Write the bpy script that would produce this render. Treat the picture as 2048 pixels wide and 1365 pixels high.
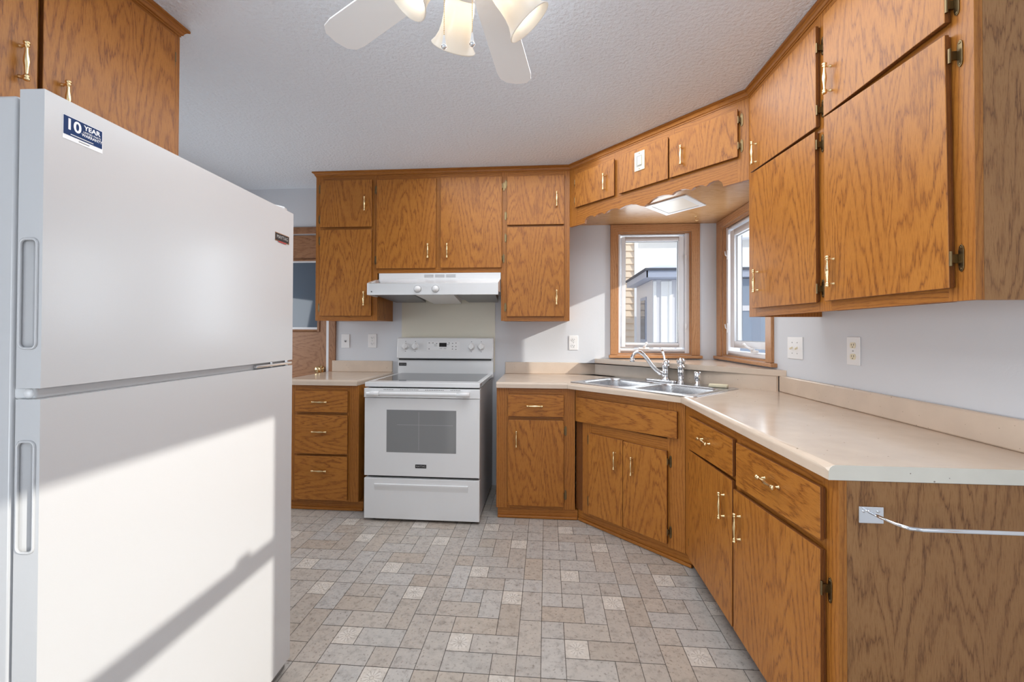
import bpy, bmesh, math, random
from mathutils import Vector, Matrix
random.seed(7)
S = 0.0254                      # everything below is measured in inches
for o in list(bpy.data.objects):
    bpy.data.objects.remove(o)
scene = bpy.context.scene
COL = scene.collection

# ------------------------------------------------------------------ camera
H = 49.108
cam_d = bpy.data.cameras.new('camera')
cam = bpy.data.objects.new('camera', cam_d)
COL.objects.link(cam)
cam_d.sensor_fit = 'HORIZONTAL'
cam_d.sensor_width = 36.0
cam_d.lens = 859.42 / 2048 * 36.0
cam_d.shift_y = -(682.5 - 656.97) / 2048
cam_d.clip_start = 0.02
cam_d.clip_end = 200
cam.matrix_world = (Matrix.Translation((0, 0, H * S)) @ Matrix.Rotation(0.0799, 4, 'Z') @
                    Matrix.Rotation(math.pi / 2 + 0.0098, 4, 'X') @ Matrix.Rotation(0.0034, 4, 'Z'))
scene.camera = cam

# ------------------------------------------------------------------ light and exposure
vs = scene.view_settings
vs.view_transform = 'Standard'
vs.look = 'None'
vs.gamma = 1.0
vs.use_curve_mapping = False
vs.exposure = 0.17
scene.cycles.max_bounces = 10
scene.cycles.diffuse_bounces = 6
scene.cycles.glossy_bounces = 5
scene.cycles.transparent_max_bounces = 16
scene.cycles.transmission_bounces = 6
scene.cycles.sample_clamp_indirect = 6
scene.cycles.caustics_reflective = False
scene.cycles.caustics_refractive = False
scene.cycles.use_denoising = True

world = bpy.data.worlds.new('sky')
scene.world = world
world.use_nodes = True
wn = world.node_tree
wn.nodes.clear()
w_out = wn.nodes.new('ShaderNodeOutputWorld')
w_bg = wn.nodes.new('ShaderNodeBackground')
w_tc = wn.nodes.new('ShaderNodeTexCoord')
w_sep = wn.nodes.new('ShaderNodeSeparateXYZ')
w_ramp = wn.nodes.new('ShaderNodeValToRGB')
w_map = wn.nodes.new('ShaderNodeMapping')
w_map.inputs['Scale'].default_value = (1.6, 1.6, 5.0)
w_noise = wn.nodes.new('ShaderNodeTexNoise')
w_noise.inputs['Scale'].default_value = 1.3
w_noise.inputs['Detail'].default_value = 5
w_cr = wn.nodes.new('ShaderNodeValToRGB')
w_mix = wn.nodes.new('ShaderNodeMix')
w_mix.data_type = 'RGBA'
e = w_ramp.color_ramp.elements
e[0].position, e[0].color = 0.0, (0.90, 0.92, 0.95, 1)
e[1].position, e[1].color = 0.55, (0.30, 0.46, 0.78, 1)
e = w_cr.color_ramp.elements
e[0].position, e[0].color = 0.42, (0, 0, 0, 1)
e[1].position, e[1].color = 0.62, (1, 1, 1, 1)
w_mix.inputs[7].default_value = (0.92, 0.94, 0.98, 1)
wn.links.new(w_tc.outputs['Generated'], w_sep.inputs[0])
wn.links.new(w_sep.outputs['Z'], w_ramp.inputs[0])
wn.links.new(w_tc.outputs['Generated'], w_map.inputs[0])
wn.links.new(w_map.outputs[0], w_noise.inputs['Vector'])
wn.links.new(w_noise.outputs[0], w_cr.inputs[0])
wn.links.new(w_cr.outputs[0], w_mix.inputs[0])
wn.links.new(w_ramp.outputs[0], w_mix.inputs[6])
wn.links.new(w_mix.outputs[2], w_bg.inputs[0])
w_bg.inputs[1].default_value = 1.25
wn.links.new(w_bg.outputs[0], w_out.inputs[0])

def lamp(name, kind, energy, color, loc=(0, 0, 0), **kw):
    d = bpy.data.lights.new(name, kind)
    d.energy = energy
    d.color = color
    for k, v in kw.items():
        setattr(d, k, v)
    o = bpy.data.objects.new(name, d)
    o.location = Vector(loc) * S
    COL.objects.link(o)
    return o

SUN_DIR = Vector((-2.34, 1.0, -0.966)).normalized()
sun = lamp('sun', 'SUN', 3.9, (1.0, 0.95, 0.87), angle=math.radians(0.6))
sun.rotation_euler = SUN_DIR.to_track_quat('-Z', 'Y').to_euler()

def area_light(name, loc, direction, sx, sy, energy, color=(0.90, 0.955, 1.0)):
    o = lamp(name, 'AREA', energy, color, loc, shape='RECTANGLE', size=sx * S, size_y=sy * S)
    o.rotation_euler = Vector(direction).to_track_quat('-Z', 'Z').to_euler()
    return o
# added fill lamps, then daylight at the dining and sink windows
area_light('fill_rear', (-15, -112.5, 42), (0, 1, 0.9), 92, 74, 5)  # unseen lamp added behind the camera as room fill
area_light('fill_left', (-75, -46, 38), (1, 0, 0.4), 70, 56, 42)  # unseen fill lamp added on the left to brighten the right-hand cabinets
area_light('fill_hall', (-121, 102, 40), (1, 0, -0.2), 50, 56, 24)  # unseen fill lamp added in the hall, with no opening behind it
ceil_l = lamp('fill_ceiling', 'AREA', 33, (0.91, 0.96, 1.0), (0, 73, 96.8), shape='RECTANGLE', size=70 * S, size_y=86 * S)  # large fill lamp added at the ceiling, without any fixture
area_light('daylight_dining', (56.5, -0.5, 58), (-1, 0, 0.25), 33, 38, 1.5)
area_light('daylight_sink_side', (66.0, 121, 62), (-1, 0, -0.05), 26, 36, 7.0)
area_light('daylight_sink_back', (33.6, 151, 62), (0, -1, -0.05), 22, 36, 7.0)

# ------------------------------------------------------------------ helpers
UP = Vector((0, 0, 1))
ORG = {}          # object -> world origin in inches

def tag(o, label=None, cat=None, group=None, kind=None):
    if label: o['label'] = label
    if cat: o['category'] = cat
    if group: o['group'] = group
    if kind: o['kind'] = kind
    return o

def empty(name, loc, label, cat, group=None):
    o = bpy.data.objects.new(name, None)
    o.empty_display_size = 0.05
    o.location = Vector(loc) * S
    COL.objects.link(o)
    ORG[o.name] = Vector(loc)
    return tag(o, label, cat, group)

class Frame:
    """local (s along, d out towards the room, z up) -> world inches"""
    def __init__(self, org, t, n):
        self.o = Vector((org[0], org[1], 0)); self.t = Vector((t[0], t[1], 0)).normalized(); self.n = Vector((n[0], n[1], 0)).normalized()
    def __call__(self, p):
        return self.o + self.t * p[0] + self.n * p[1] + UP * p[2]
    def vec(self, p):
        return self.t * p[0] + self.n * p[1] + UP * p[2]
WORLD = lambda p: Vector(p)

class MB:
    """collects shapes and links them as one mesh object"""
    def __init__(self):
        self.v = []; self.f = []; self.uv = []; self.sm = []; self.mi = []
    def face(self, pts, uvs, smooth=False, mi=0):
        i = len(self.v)
        self.v += [Vector(p) for p in pts]
        self.f.append(list(range(i, i + len(pts))))
        self.uv.append(uvs); self.sm.append(smooth); self.mi.append(mi)
    def hexa(self, c, T=WORLD, grain=2, mi=0, off=None, side_mi=None):
        """c: 8 local corners, ordered bits (x,y,z)"""
        if off is None:
            off = (random.uniform(-40, 40), random.uniform(-90, 90), random.choice((-1, 1)))
        F = ((0, 1, 3, 2), (4, 6, 7, 5), (0, 4, 5, 1), (2, 3, 7, 6), (0, 2, 6, 4), (1, 5, 7, 3))
        nax = (2, 2, 1, 1, 0, 0)
        # bit order: index = x + 2y + 4z
        quads = {'z0': (0, 2, 3, 1), 'z1': (4, 5, 7, 6), 'y0': (0, 1, 5, 4), 'y1': (2, 6, 7, 3), 'x0': (0, 4, 6, 2), 'x1': (1, 3, 7, 5)}
        for k, q in quads.items():
            ax = 'xyz'.index(k[0])
            inp = [a for a in (0, 1, 2) if a != ax]
            if grain in inp:
                va = grain; ua = [a for a in inp if a != grain][0]; sc = 1.0
            else:
                ua, va = inp; sc = 0.15
            pts = [c[i] for i in q]
            uvs = [((p[ua] + 0.3 * c[0][ax]) + off[0], (p[va] * off[2]) * sc + off[1]) for p in pts]
            self.face([T(p) for p in pts], uvs, mi=(mi if side_mi is None or k == 'y1' else side_mi))
    def box(self, lo, hi, T=WORLD, grain=2, mi=0, off=None):
        c = [(lo[0] if not i & 1 else hi[0], lo[1] if not i & 2 else hi[1], lo[2] if not i & 4 else hi[2]) for i in range(8)]
        self.hexa(c, T, grain, mi, off)
    def slab(self, quad, d0, d1, T, grain=2, mi=0, off=None, side_mi=None):
        """quad: (s,z) bl, br, tr, tl extruded from d0 to d1"""
        bl, br, tr, tl = quad
        c = [(bl[0], d0, bl[1]), (br[0], d0, br[1]), (bl[0], d1, bl[1]), (br[0], d1, br[1]),
             (tl[0], d0, tl[1]), (tr[0], d0, tr[1]), (tl[0], d1, tl[1]), (tr[0], d1, tr[1])]
        self.hexa(c, T, grain, mi, off, side_mi)
    def prism(self, poly, e0, e1, T, axis=1, grain_uv=(0, 1), off=None, mi=0, smooth_side=False):
        """poly of 2D points in the two axes other than `axis`, extruded e0..e1 along axis"""
        if off is None: off = (random.uniform(-40, 40), random.uniform(-90, 90))
        def P(p, e):
            q = list(p); q.insert(axis, e); return tuple(q)
        uv = lambda p: (p[grain_uv[0]] + off[0], p[grain_uv[1]] + off[1])
        self.face([T(P(p, e0)) for p in poly], [uv(p) for p in poly], mi=mi)
        self.face([T(P(p, e1)) for p in reversed(poly)], [uv(p) for p in reversed(poly)], mi=mi)
        n = len(poly)
        for i in range(n):
            a, b = poly[i], poly[(i + 1) % n]
            self.face([T(P(a, e0)), T(P(b, e0)), T(P(b, e1)), T(P(a, e1))],
                      [(off[0], uv(a)[1]), (off[0], uv(b)[1]), (off[0] + e1 - e0, uv(b)[1]), (off[0] + e1 - e0, uv(a)[1])], smooth_side, mi)
    def lathe(self, prof, base, axis, seg=16, mi=0, smooth=True, rib=0.0):
        """prof: (radius, distance along axis)"""
        ax = Vector(axis).normalized()
        a = ax.orthogonal().normalized(); b = ax.cross(a)
        base = Vector(base)
        def pt(r, h, k):
            t = 2 * math.pi * k / seg
            rr = r * (1 + rib * (1 if k % 2 else -1))
            return base + ax * h + (a * math.cos(t) + b * math.sin(t)) * rr
        for i in range(len(prof) - 1):
            (r0, h0), (r1, h1) = prof[i], prof[i + 1]
            for k in range(seg):
                if r0 < 1e-5:
                    pts = [pt(0, h0, 0), pt(r1, h1, k + 1), pt(r1, h1, k)]
                elif r1 < 1e-5:
                    pts = [pt(r0, h0, k), pt(r0, h0, k + 1), pt(0, h1, 0)]
                else:
                    pts = [pt(r0, h0, k), pt(r0, h0, k + 1), pt(r1, h1, k + 1), pt(r1, h1, k)]
                self.face(pts, [(0, 0)] * len(pts), smooth, mi)
    def cyl(self, p0, p1, r, seg=14, mi=0, r1=None):
        p0, p1 = Vector(p0), Vector(p1)
        L = (p1 - p0).length
        self.lathe([(0, 0), (r, 0), (r if r1 is None else r1, L), (0, L)], p0, p1 - p0, seg, mi)
    def tube(self, path, radii, seg=10, mi=0, cap=True, flat=1.0):
        path = [Vector(p) for p in path]
        if not isinstance(radii, (list, tuple)): radii = [radii] * len(path)
        prev = None; rings = []
        for i, p in enumerate(path):
            d = (path[min(i + 1, len(path) - 1)] - path[max(i - 1, 0)]).normalized()
            if prev is None: a = d.orthogonal().normalized()
            else: a = (prev - d * prev.dot(d)).normalized()
            prev = a; b = d.cross(a)
            rings.append([p + (a * math.cos(2 * math.pi * k / seg) + b * math.sin(2 * math.pi * k / seg) * flat) * radii[i] for k in range(seg)])
        for i in range(len(rings) - 1):
            for k in range(seg):
                q = (k + 1) % seg
                self.face([rings[i][k], rings[i][q], rings[i + 1][q], rings[i + 1][k]], [(0, 0)] * 4, True, mi)
        if cap:
            self.face(list(reversed(rings[0])), [(0, 0)] * seg, False, mi)
            self.face(rings[-1], [(0, 0)] * seg, False, mi)
    def sphere(self, c, r, seg=12, rings=8, mi=0, sc=(1, 1, 1)):
        c = Vector(c)
        def P(i, k):
            th = math.pi * i / rings; ph = 2 * math.pi * k / seg
            return c + Vector((r * sc[0] * math.sin(th) * math.cos(ph), r * sc[1] * math.sin(th) * math.sin(ph), r * sc[2] * math.cos(th)))
        for i in range(rings):
            for k in range(seg):
                pts = [P(i, k), P(i + 1, k), P(i + 1, k + 1), P(i, k + 1)]
                if i == 0: pts = [pts[0], pts[1], pts[2]]
                elif i == rings - 1: pts = [pts[0], pts[1], pts[3]]
                self.face(pts, [(0, 0)] * len(pts), True, mi)
    def build(self, name, mat, parent=None, bevel=0.0, seg=2, merge=True, label=None, angle=40):
        me = bpy.data.meshes.new(name)
        base = Vector((0, 0, 0)); root = parent
        if parent is not None:
            base = ORG[parent.name]
        elif self.v:
            xs = [p.x for p in self.v]; ys = [p.y for p in self.v]; zs = [p.z for p in self.v]
            base = Vector(((min(xs) + max(xs)) / 2, (min(ys) + max(ys)) / 2, min(zs)))
        bm = bmesh.new()
        uvl = bm.loops.layers.uv.new('UVMap')
        vs_ = [bm.verts.new((p - base) * S) for p in self.v]
        for f, uv, sm, mi in zip(self.f, self.uv, self.sm, self.mi):
            try: bf = bm.faces.new([vs_[i] for i in f])
            except ValueError: continue
            bf.smooth = sm; bf.material_index = mi
            for l, u in zip(bf.loops, uv): l[uvl].uv = u
        if merge:
            bmesh.ops.remove_doubles(bm, verts=bm.verts, dist=1e-5)
            bmesh.ops.recalc_face_normals(bm, faces=bm.faces)
        bm.to_mesh(me); bm.free()
        for m in (mat if isinstance(mat, (list, tuple)) else [mat]): me.materials.append(m)
        o = bpy.data.objects.new(name, me)
        COL.objects.link(o)
        if parent is not None:
            o.parent = parent; ORG[o.name] = base
        else:
            o.location = base * S; ORG[o.name] = base
        if bevel:
            md = o.modifiers.new('bevel', 'BEVEL'); md.width = bevel * S; md.segments = seg
            md.limit_method = 'ANGLE'; md.angle_limit = math.radians(angle); md.harden_normals = False
            for p in me.polygons: p.use_smooth = True
            w = o.modifiers.new('wn', 'WEIGHTED_NORMAL'); w.keep_sharp = False
        if label: o['label'] = label
        return o

def text_part(name, txt, size, mat, parent, pos, right, up, depth=0.01, align='CENTER', sx=1.0, bold=0.0):
    cu = bpy.data.curves.new(name, 'FONT'); cu.body = txt; cu.size = size; cu.align_x = align; cu.align_y = 'CENTER'
    cu.extrude = depth; cu.offset = bold
    tmp = bpy.data.objects.new(name + '_tmp', cu); COL.objects.link(tmp)
    dg = bpy.context.evaluated_depsgraph_get()
    me = bpy.data.meshes.new_from_object(tmp.evaluated_get(dg))
    bpy.data.objects.remove(tmp); bpy.data.curves.remove(cu)
    r = Vector(right).normalized(); u = Vector(up).normalized(); n = r.cross(u)
    M = Matrix(((r.x, u.x, n.x, 0), (r.y, u.y, n.y, 0), (r.z, u.z, n.z, 0), (0, 0, 0, 1)))
    base = ORG[parent.name]
    for v in me.vertices:
        v.co = ((Vector(pos) - base) + M.to_3x3() @ Vector((v.co.x * sx, v.co.y, v.co.z))) * S
    me.materials.clear(); me.materials.append(mat)
    o = bpy.data.objects.new(name, me); COL.objects.link(o); o.parent = parent; ORG[o.name] = base
    return o

# ------------------------------------------------------------------ materials
def new_mat(name):
    m = bpy.data.materials.new(name); m.use_nodes = True
    nt = m.node_tree
    return m, nt, nt.nodes['Principled BSDF']
def simple(name, col, rough=0.5, metal=0.0, spec=0.5, coat=0.0, bump=0.0, bscale=40.0):
    m, nt, p = new_mat(name)
    p.inputs['Base Color'].default_value = (*col, 1); p.inputs['Roughness'].default_value = rough
    p.inputs['Metallic'].default_value = metal; p.inputs['Specular IOR Level'].default_value = spec
    p.inputs['Coat Weight'].default_value = coat
    if bump:
        tc = nt.nodes.new('ShaderNodeTexCoord'); n = nt.nodes.new('ShaderNodeTexNoise'); b = nt.nodes.new('ShaderNodeBump')
        n.inputs['Scale'].default_value = bscale; n.inputs['Detail'].default_value = 3
        b.inputs['Strength'].default_value = bump; b.inputs['Distance'].default_value = 0.002
        nt.links.new(tc.outputs['Object'], n.inputs['Vector']); nt.links.new(n.outputs[0], b.inputs['Height']); nt.links.new(b.outputs[0], p.inputs['Normal'])
    return m
def srgb(r, g, b):
    f = lambda c: (c / 255 / 12.92) if c / 255 <= 0.04045 else ((c / 255 + 0.055) / 1.055) ** 2.4
    return (f(r), f(g), f(b))

class NT:
    def __init__(self, nt): self.nt = nt
    def val(self, x, sock):
        if isinstance(x, (int, float)): sock.default_value = x
        else: self.nt.links.new(x, sock)
    def math(self, op, a, b=0.0, c=0.0):
        n = self.nt.nodes.new('ShaderNodeMath'); n.operation = op
        self.val(a, n.inputs[0]); self.val(b, n.inputs[1]); self.val(c, n.inputs[2])
        return n.outputs[0]
    def comb(self, x, y, z=0.0):
        n = self.nt.nodes.new('ShaderNodeCombineXYZ')
        self.val(x, n.inputs[0]); self.val(y, n.inputs[1]); self.val(z, n.inputs[2]); return n.outputs[0]
    def noise(self, vec, scale=1.0, detail=2.0, rough=0.5):
        n = self.nt.nodes.new('ShaderNodeTexNoise'); n.inputs['Scale'].default_value = scale
        n.inputs['Detail'].default_value = detail; n.inputs['Roughness'].default_value = rough
        self.nt.links.new(vec, n.inputs['Vector']); return n.outputs[0]
    def ramp(self, x, stops, interp='LINEAR'):
        n = self.nt.nodes.new('ShaderNodeValToRGB'); n.color_ramp.interpolation = interp
        el = n.color_ramp.elements
        while len(el) < len(stops): el.new(0.5)
        for q, (p, c) in zip(el, stops): q.position = p; q.color = (*c, 1)
        self.nt.links.new(x, n.inputs[0]); return n.outputs[0]
    def mix(self, fac, a, b, mode='MIX'):
        n = self.nt.nodes.new('ShaderNodeMix'); n.data_type = 'RGBA'; n.blend_type = mode
        self.val(fac, n.inputs[0])
        for x, s in ((a, n.inputs[6]), (b, n.inputs[7])):
            if isinstance(x, tuple): s.default_value = (*x, 1)
            else: self.nt.links.new(x, s)
        return n.outputs[2]

def oak(name, light, mid, dark, cathedral=True, leaf=11.0, rough=0.36, contrast=1.0):
    m, nt, p = new_mat(name)
    N = NT(nt)
    uvn = nt.nodes.new('ShaderNodeUVMap'); uvn.uv_map = 'UVMap'
    sep = nt.nodes.new('ShaderNodeSeparateXYZ'); nt.links.new(uvn.outputs[0], sep.inputs[0])
    u, v = sep.outputs[0], sep.outputs[1]
    warp = N.math('SUBTRACT', N.noise(N.comb(N.math('MULTIPLY', u, 0.24), N.math('MULTIPLY', v, 0.045)), 1.0, 3.0), 0.5)
    jag = N.math('SUBTRACT', N.noise(N.comb(N.math('MULTIPLY', u, 4.5), N.math('MULTIPLY', v, 0.30)), 1.0, 3.0, 0.6), 0.5)
    if cathedral:
        uu = N.math('WRAP', N.math('ADD', u, N.math('MULTIPLY', warp, 4.0)), -leaf / 2, leaf / 2)
        par = N.math('MULTIPLY', N.math('MULTIPLY', uu, uu), 0.11)
        g = N.math('ADD', par, N.math('MULTIPLY', v, -0.15))
        g = N.math('ADD', g, N.math('MULTIPLY', warp, 6.0))
        g = N.math('ADD', g, N.math('MULTIPLY', jag, 1.3))
    else:
        g = N.math('ADD', N.math('MULTIPLY', u, 1.7), N.math('MULTIPLY', v, -0.03))
        g = N.math('ADD', g, N.math('MULTIPLY', warp, 4.5))
        g = N.math('ADD', g, N.math('MULTIPLY', jag, 0.6))
    ring = N.math('FRACT', g)
    col = N.ramp(ring, [(0.0, dark), (0.08, mid), (0.30, light), (0.74, light), (0.93, mid), (1.0, dark)])
    mask = N.noise(N.comb(N.math('MULTIPLY', u, 0.55), N.math('MULTIPLY', v, 0.10)), 1.0, 3.0)
    even = tuple(a * 0.72 + b * 0.28 for a, b in zip(light, mid))
    mk = nt.nodes.new('ShaderNodeMapRange'); mk.inputs[1].default_value = 0.40; mk.inputs[2].default_value = 0.66
    mk.inputs[3].default_value = 0.0; mk.inputs[4].default_value = 0.45; nt.links.new(mask, mk.inputs[0])
    col = N.mix(mk.outputs[0], col, even)
    big = N.noise(N.comb(N.math('MULTIPLY', u, 0.16), N.math('MULTIPLY', v, 0.07)), 1.0, 2.0)
    col = N.mix(N.math('MULTIPLY', N.math('SUBTRACT', big, 0.35), 0.9), col, mid)
    pore = N.noise(N.comb(N.math('MULTIPLY', u, 16.0), N.math('MULTIPLY', v, 0.75)), 1.0, 3.0, 0.65)
    pf = N.ramp(pore, [(0.36, (0.66, 0.56, 0.47)), (0.50, (1, 1, 1))])
    col = N.mix(0.75 * contrast, col, pf, 'MULTIPLY')
    nt.links.new(col, p.inputs['Base Color'])
    rr = N.math('ADD', N.math('MULTIPLY', pore, 0.12), rough - 0.06)
    nt.links.new(rr, p.inputs['Roughness'])
    p.inputs['Specular IOR Level'].default_value = 0.36
    b = nt.nodes.new('ShaderNodeBump'); b.inputs['Strength'].default_value = 0.12; b.inputs['Distance'].default_value = 0.0006
    nt.links.new(pore, b.inputs['Height']); nt.links.new(b.outputs[0], p.inputs['Normal'])
    return m

M = {}
M['oak'] = oak('oak_veneer', (0.435, 0.170, 0.028), (0.325, 0.112, 0.017), (0.150, 0.048, 0.009))
M['oak_solid'] = oak('oak_solid', (0.410, 0.157, 0.027), (0.33, 0.116, 0.019), (0.19, 0.064, 0.011), cathedral=False)
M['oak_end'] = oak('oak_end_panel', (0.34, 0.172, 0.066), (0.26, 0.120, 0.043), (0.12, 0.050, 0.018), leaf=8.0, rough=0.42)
M['oak_trim'] = oak('oak_trim', (0.50, 0.265, 0.125), (0.42, 0.200, 0.085), (0.30, 0.130, 0.055), cathedral=False, rough=0.33)
M['oak_door'] = oak('oak_door', (0.36, 0.185, 0.095), (0.29, 0.140, 0.070), (0.19, 0.085, 0.042), rough=0.42)
M['oak_dark'] = oak('oak_edge', (0.20, 0.070, 0.018), (0.16, 0.055, 0.014), (0.11, 0.036, 0.010), cathedral=False)
M['soffit'] = oak('oak_soffit', (0.56, 0.32, 0.15), (0.50, 0.27, 0.115), (0.40, 0.20, 0.08), rough=0.25, contrast=0.5)
M['brass'] = simple('brass', (0.86, 0.66, 0.36), 0.16, 1.0)
M['antique'] = simple('antique_brass', (0.20, 0.142, 0.072), 0.32, 1.0)
M['chrome'] = simple('chrome', (0.80, 0.81, 0.83), 0.08, 1.0)
M['white_metal'] = simple('white_enamel', srgb(226, 227, 228), 0.16, 0, 0.5, 0.3)
M['fridge_white'] = simple('fridge_enamel', srgb(196, 196, 197), 0.24, 0, 0.5, coat=0.7, bump=0.04, bscale=350)
M['fridge_white'].node_tree.nodes['Principled BSDF'].inputs['Coat Roughness'].default_value = 0.2
M['fridge_side'] = simple('fridge_liner', srgb(206, 207, 208), 0.45)
M['gasket'] = simple('gasket', srgb(165, 165, 166), 0.6)
M['gray_grille'] = simple('toe_grille', srgb(120, 121, 118), 0.55)
M['white_plastic'] = simple('white_plastic', srgb(232, 232, 232), 0.35)
M['ivory'] = simple('ivory_plastic', srgb(228, 218, 190), 0.4)
M['vinyl'] = simple('white_vinyl', srgb(226, 228, 232), 0.35)
M['black'] = simple('black_plastic', (0.012, 0.012, 0.014), 0.4)
M['dark_gap'] = simple('dark_gap', (0.02, 0.02, 0.02), 0.7)
M['range_side'] = simple('range_side', srgb(172, 175, 178), 0.4)
M['cooktop'] = simple('cooktop_glass', (0.055, 0.057, 0.062), 0.05, 0, 0.6)
M['oven_glass'] = simple('oven_glass', (0.23, 0.235, 0.24), 0.05, 0, 0.6)
M['display'] = simple('display', (0.01, 0.01, 0.012), 0.1)
M['mesh_filter'] = simple('filter_mesh', srgb(150, 152, 155), 0.4, 0.8, bump=0.5, bscale=900)
M['fan_white'] = simple('fan_white', srgb(246, 245, 244), 0.4)
M['splash'] = simple('splash_panel', srgb(226, 222, 206), 0.3)
M['navy'] = simple('sticker_navy', (0.012, 0.035, 0.12), 0.6, 0, 0.15)
M['white_print'] = simple('white_print', (0.85, 0.85, 0.85), 0.5)
M['silver_print'] = simple('silver_print', (0.55, 0.55, 0.55), 0.35, 0.4)
M['gray_print'] = simple('gray_print', (0.12, 0.12, 0.12), 0.5)
M['red_print'] = simple('red_print', (0.35, 0.04, 0.04), 0.5)
M['sponge'] = simple('sponge_cellulose', srgb(232, 222, 192), 0.9, bump=0.8, bscale=300)
M['snow'] = simple('snow', (0.85, 0.87, 0.92), 0.7, bump=0.3, bscale=3)
M['fascia'] = simple('fascia', srgb(160, 166, 180), 0.5)
M['shed_wall'] = simple('shed_wall', srgb(205, 203, 204), 0.5)
M['corrugated'] = simple('corrugated_metal', srgb(240, 238, 232), 0.45)
M['shingle'] = simple('roof_edge', srgb(75, 78, 86), 0.8)
M['glass_dark'] = simple('house_glass', (0.10, 0.13, 0.17), 0.05)
M['gray_house'] = simple('gray_house_siding', srgb(128, 140, 155), 0.7)
M['cream_house'] = simple('cream_house_siding', srgb(235, 233, 228), 0.7)

def brushed():
    m, nt, p = new_mat('stainless'); N = NT(nt)
    p.inputs['Metallic'].default_value = 1.0
    p.inputs['Base Color'].default_value = (0.62, 0.62, 0.63, 1)
    tc = nt.nodes.new('ShaderNodeTexCoord'); mp = nt.nodes.new('ShaderNodeMapping')
    mp.inputs['Rotation'].default_value = (0, 0, 0.79); mp.inputs['Scale'].default_value = (6, 400, 400)
    nt.links.new(tc.outputs['Object'], mp.inputs[0])
    n = N.noise(mp.outputs[0], 1.0, 2)
    nt.links.new(N.math('ADD', N.math('MULTIPLY', n, 0.12), 0.22), p.inputs['Roughness'])
    p.inputs['Anisotropic'].default_value = 0.5
    return m
M['stainless'] = brushed()

def laminate(name, base, speck=0.6, rough=0.22):
    m, nt, p = new_mat(name); N = NT(nt)
    tc = nt.nodes.new('ShaderNodeTexCoord')
    v = nt.nodes.new('ShaderNodeTexVoronoi'); v.inputs['Scale'].default_value = 55; v.inputs['Randomness'].default_value = 1
    nt.links.new(tc.outputs['Object'], v.inputs['Vector'])
    big = N.noise(tc.outputs['Object'], 10.0, 3)
    sepc = nt.nodes.new('ShaderNodeSeparateColor'); nt.links.new(v.outputs['Color'], sepc.inputs[0])
    rad = N.math('MULTIPLY', N.math('SUBTRACT', sepc.outputs[0], 0.72), 0.55)
    dot = N.math('LESS_THAN', v.outputs['Distance'], rad)
    dot = N.math('MULTIPLY', dot, N.math('GREATER_THAN', sepc.outputs[1], 0.35))
    cloud = N.ramp(big, [(0.3, tuple(c * 0.95 for c in base)), (0.7, tuple(min(1, c * 1.04) for c in base))])
    col = N.mix(N.math('MULTIPLY', dot, speck), cloud, (0.16, 0.11, 0.07))
    nt.links.new(col, p.inputs['Base Color'])
    p.inputs['Roughness'].default_value = rough
    return m
M['laminate'] = laminate('laminate', srgb(208, 190, 172), 0.75, 0.17)
M['laminate_end'] = laminate('laminate_end', srgb(222, 217, 204), 0.75, 0.35)

def paint(name, col, strength, scale, rough=0.75, dist=0.004):
    m, nt, p = new_mat(name); N = NT(nt)
    tc = nt.nodes.new('ShaderNodeTexCoord')
    n = N.noise(tc.outputs['Object'], scale, 3, 0.55)
    b = nt.nodes.new('ShaderNodeBump'); b.inputs['Strength'].default_value = strength; b.inputs['Distance'].default_value = dist
    nt.links.new(n, b.inputs['Height']); nt.links.new(b.outputs[0], p.inputs['Normal'])
    p.inputs['Base Color'].default_value = (*col, 1); p.inputs['Roughness'].default_value = rough
    p.inputs['Specular IOR Level'].default_value = 0.3
    return m
M['wall'] = paint('wall_paint', srgb(212, 215, 220), 0.08, 120, 0.6)
M['ceiling'] = paint('ceiling_texture', srgb(230, 237, 245), 0.85, 60, 0.9, 0.009)

def glass_pane():
    m = bpy.data.materials.new('window_glass'); m.use_nodes = True; nt = m.node_tree; nt.nodes.clear()
    out = nt.nodes.new('ShaderNodeOutputMaterial'); mx = nt.nodes.new('ShaderNodeMixShader')
    tr = nt.nodes.new('ShaderNodeBsdfTransparent'); tr.inputs[0].default_value = (0.96, 0.97, 0.97, 1)
    gl = nt.nodes.new('ShaderNodeBsdfGlossy'); gl.inputs['Roughness'].default_value = 0.0
    fr = nt.nodes.new('ShaderNodeFresnel'); fr.inputs[0].default_value = 1.45
    ge = nt.nodes.new('ShaderNodeNewGeometry'); N = NT(nt)
    nt.links.new(N.math('MULTIPLY', fr.outputs[0], N.math('SUBTRACT', 1.0, ge.outputs['Backfacing'])), mx.inputs[0]); nt.links.new(tr.outputs[0], mx.inputs[1]); nt.links.new(gl.outputs[0], mx.inputs[2])
    nt.links.new(mx.outputs[0], out.inputs[0])
    return m
M['glass'] = glass_pane()

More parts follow.
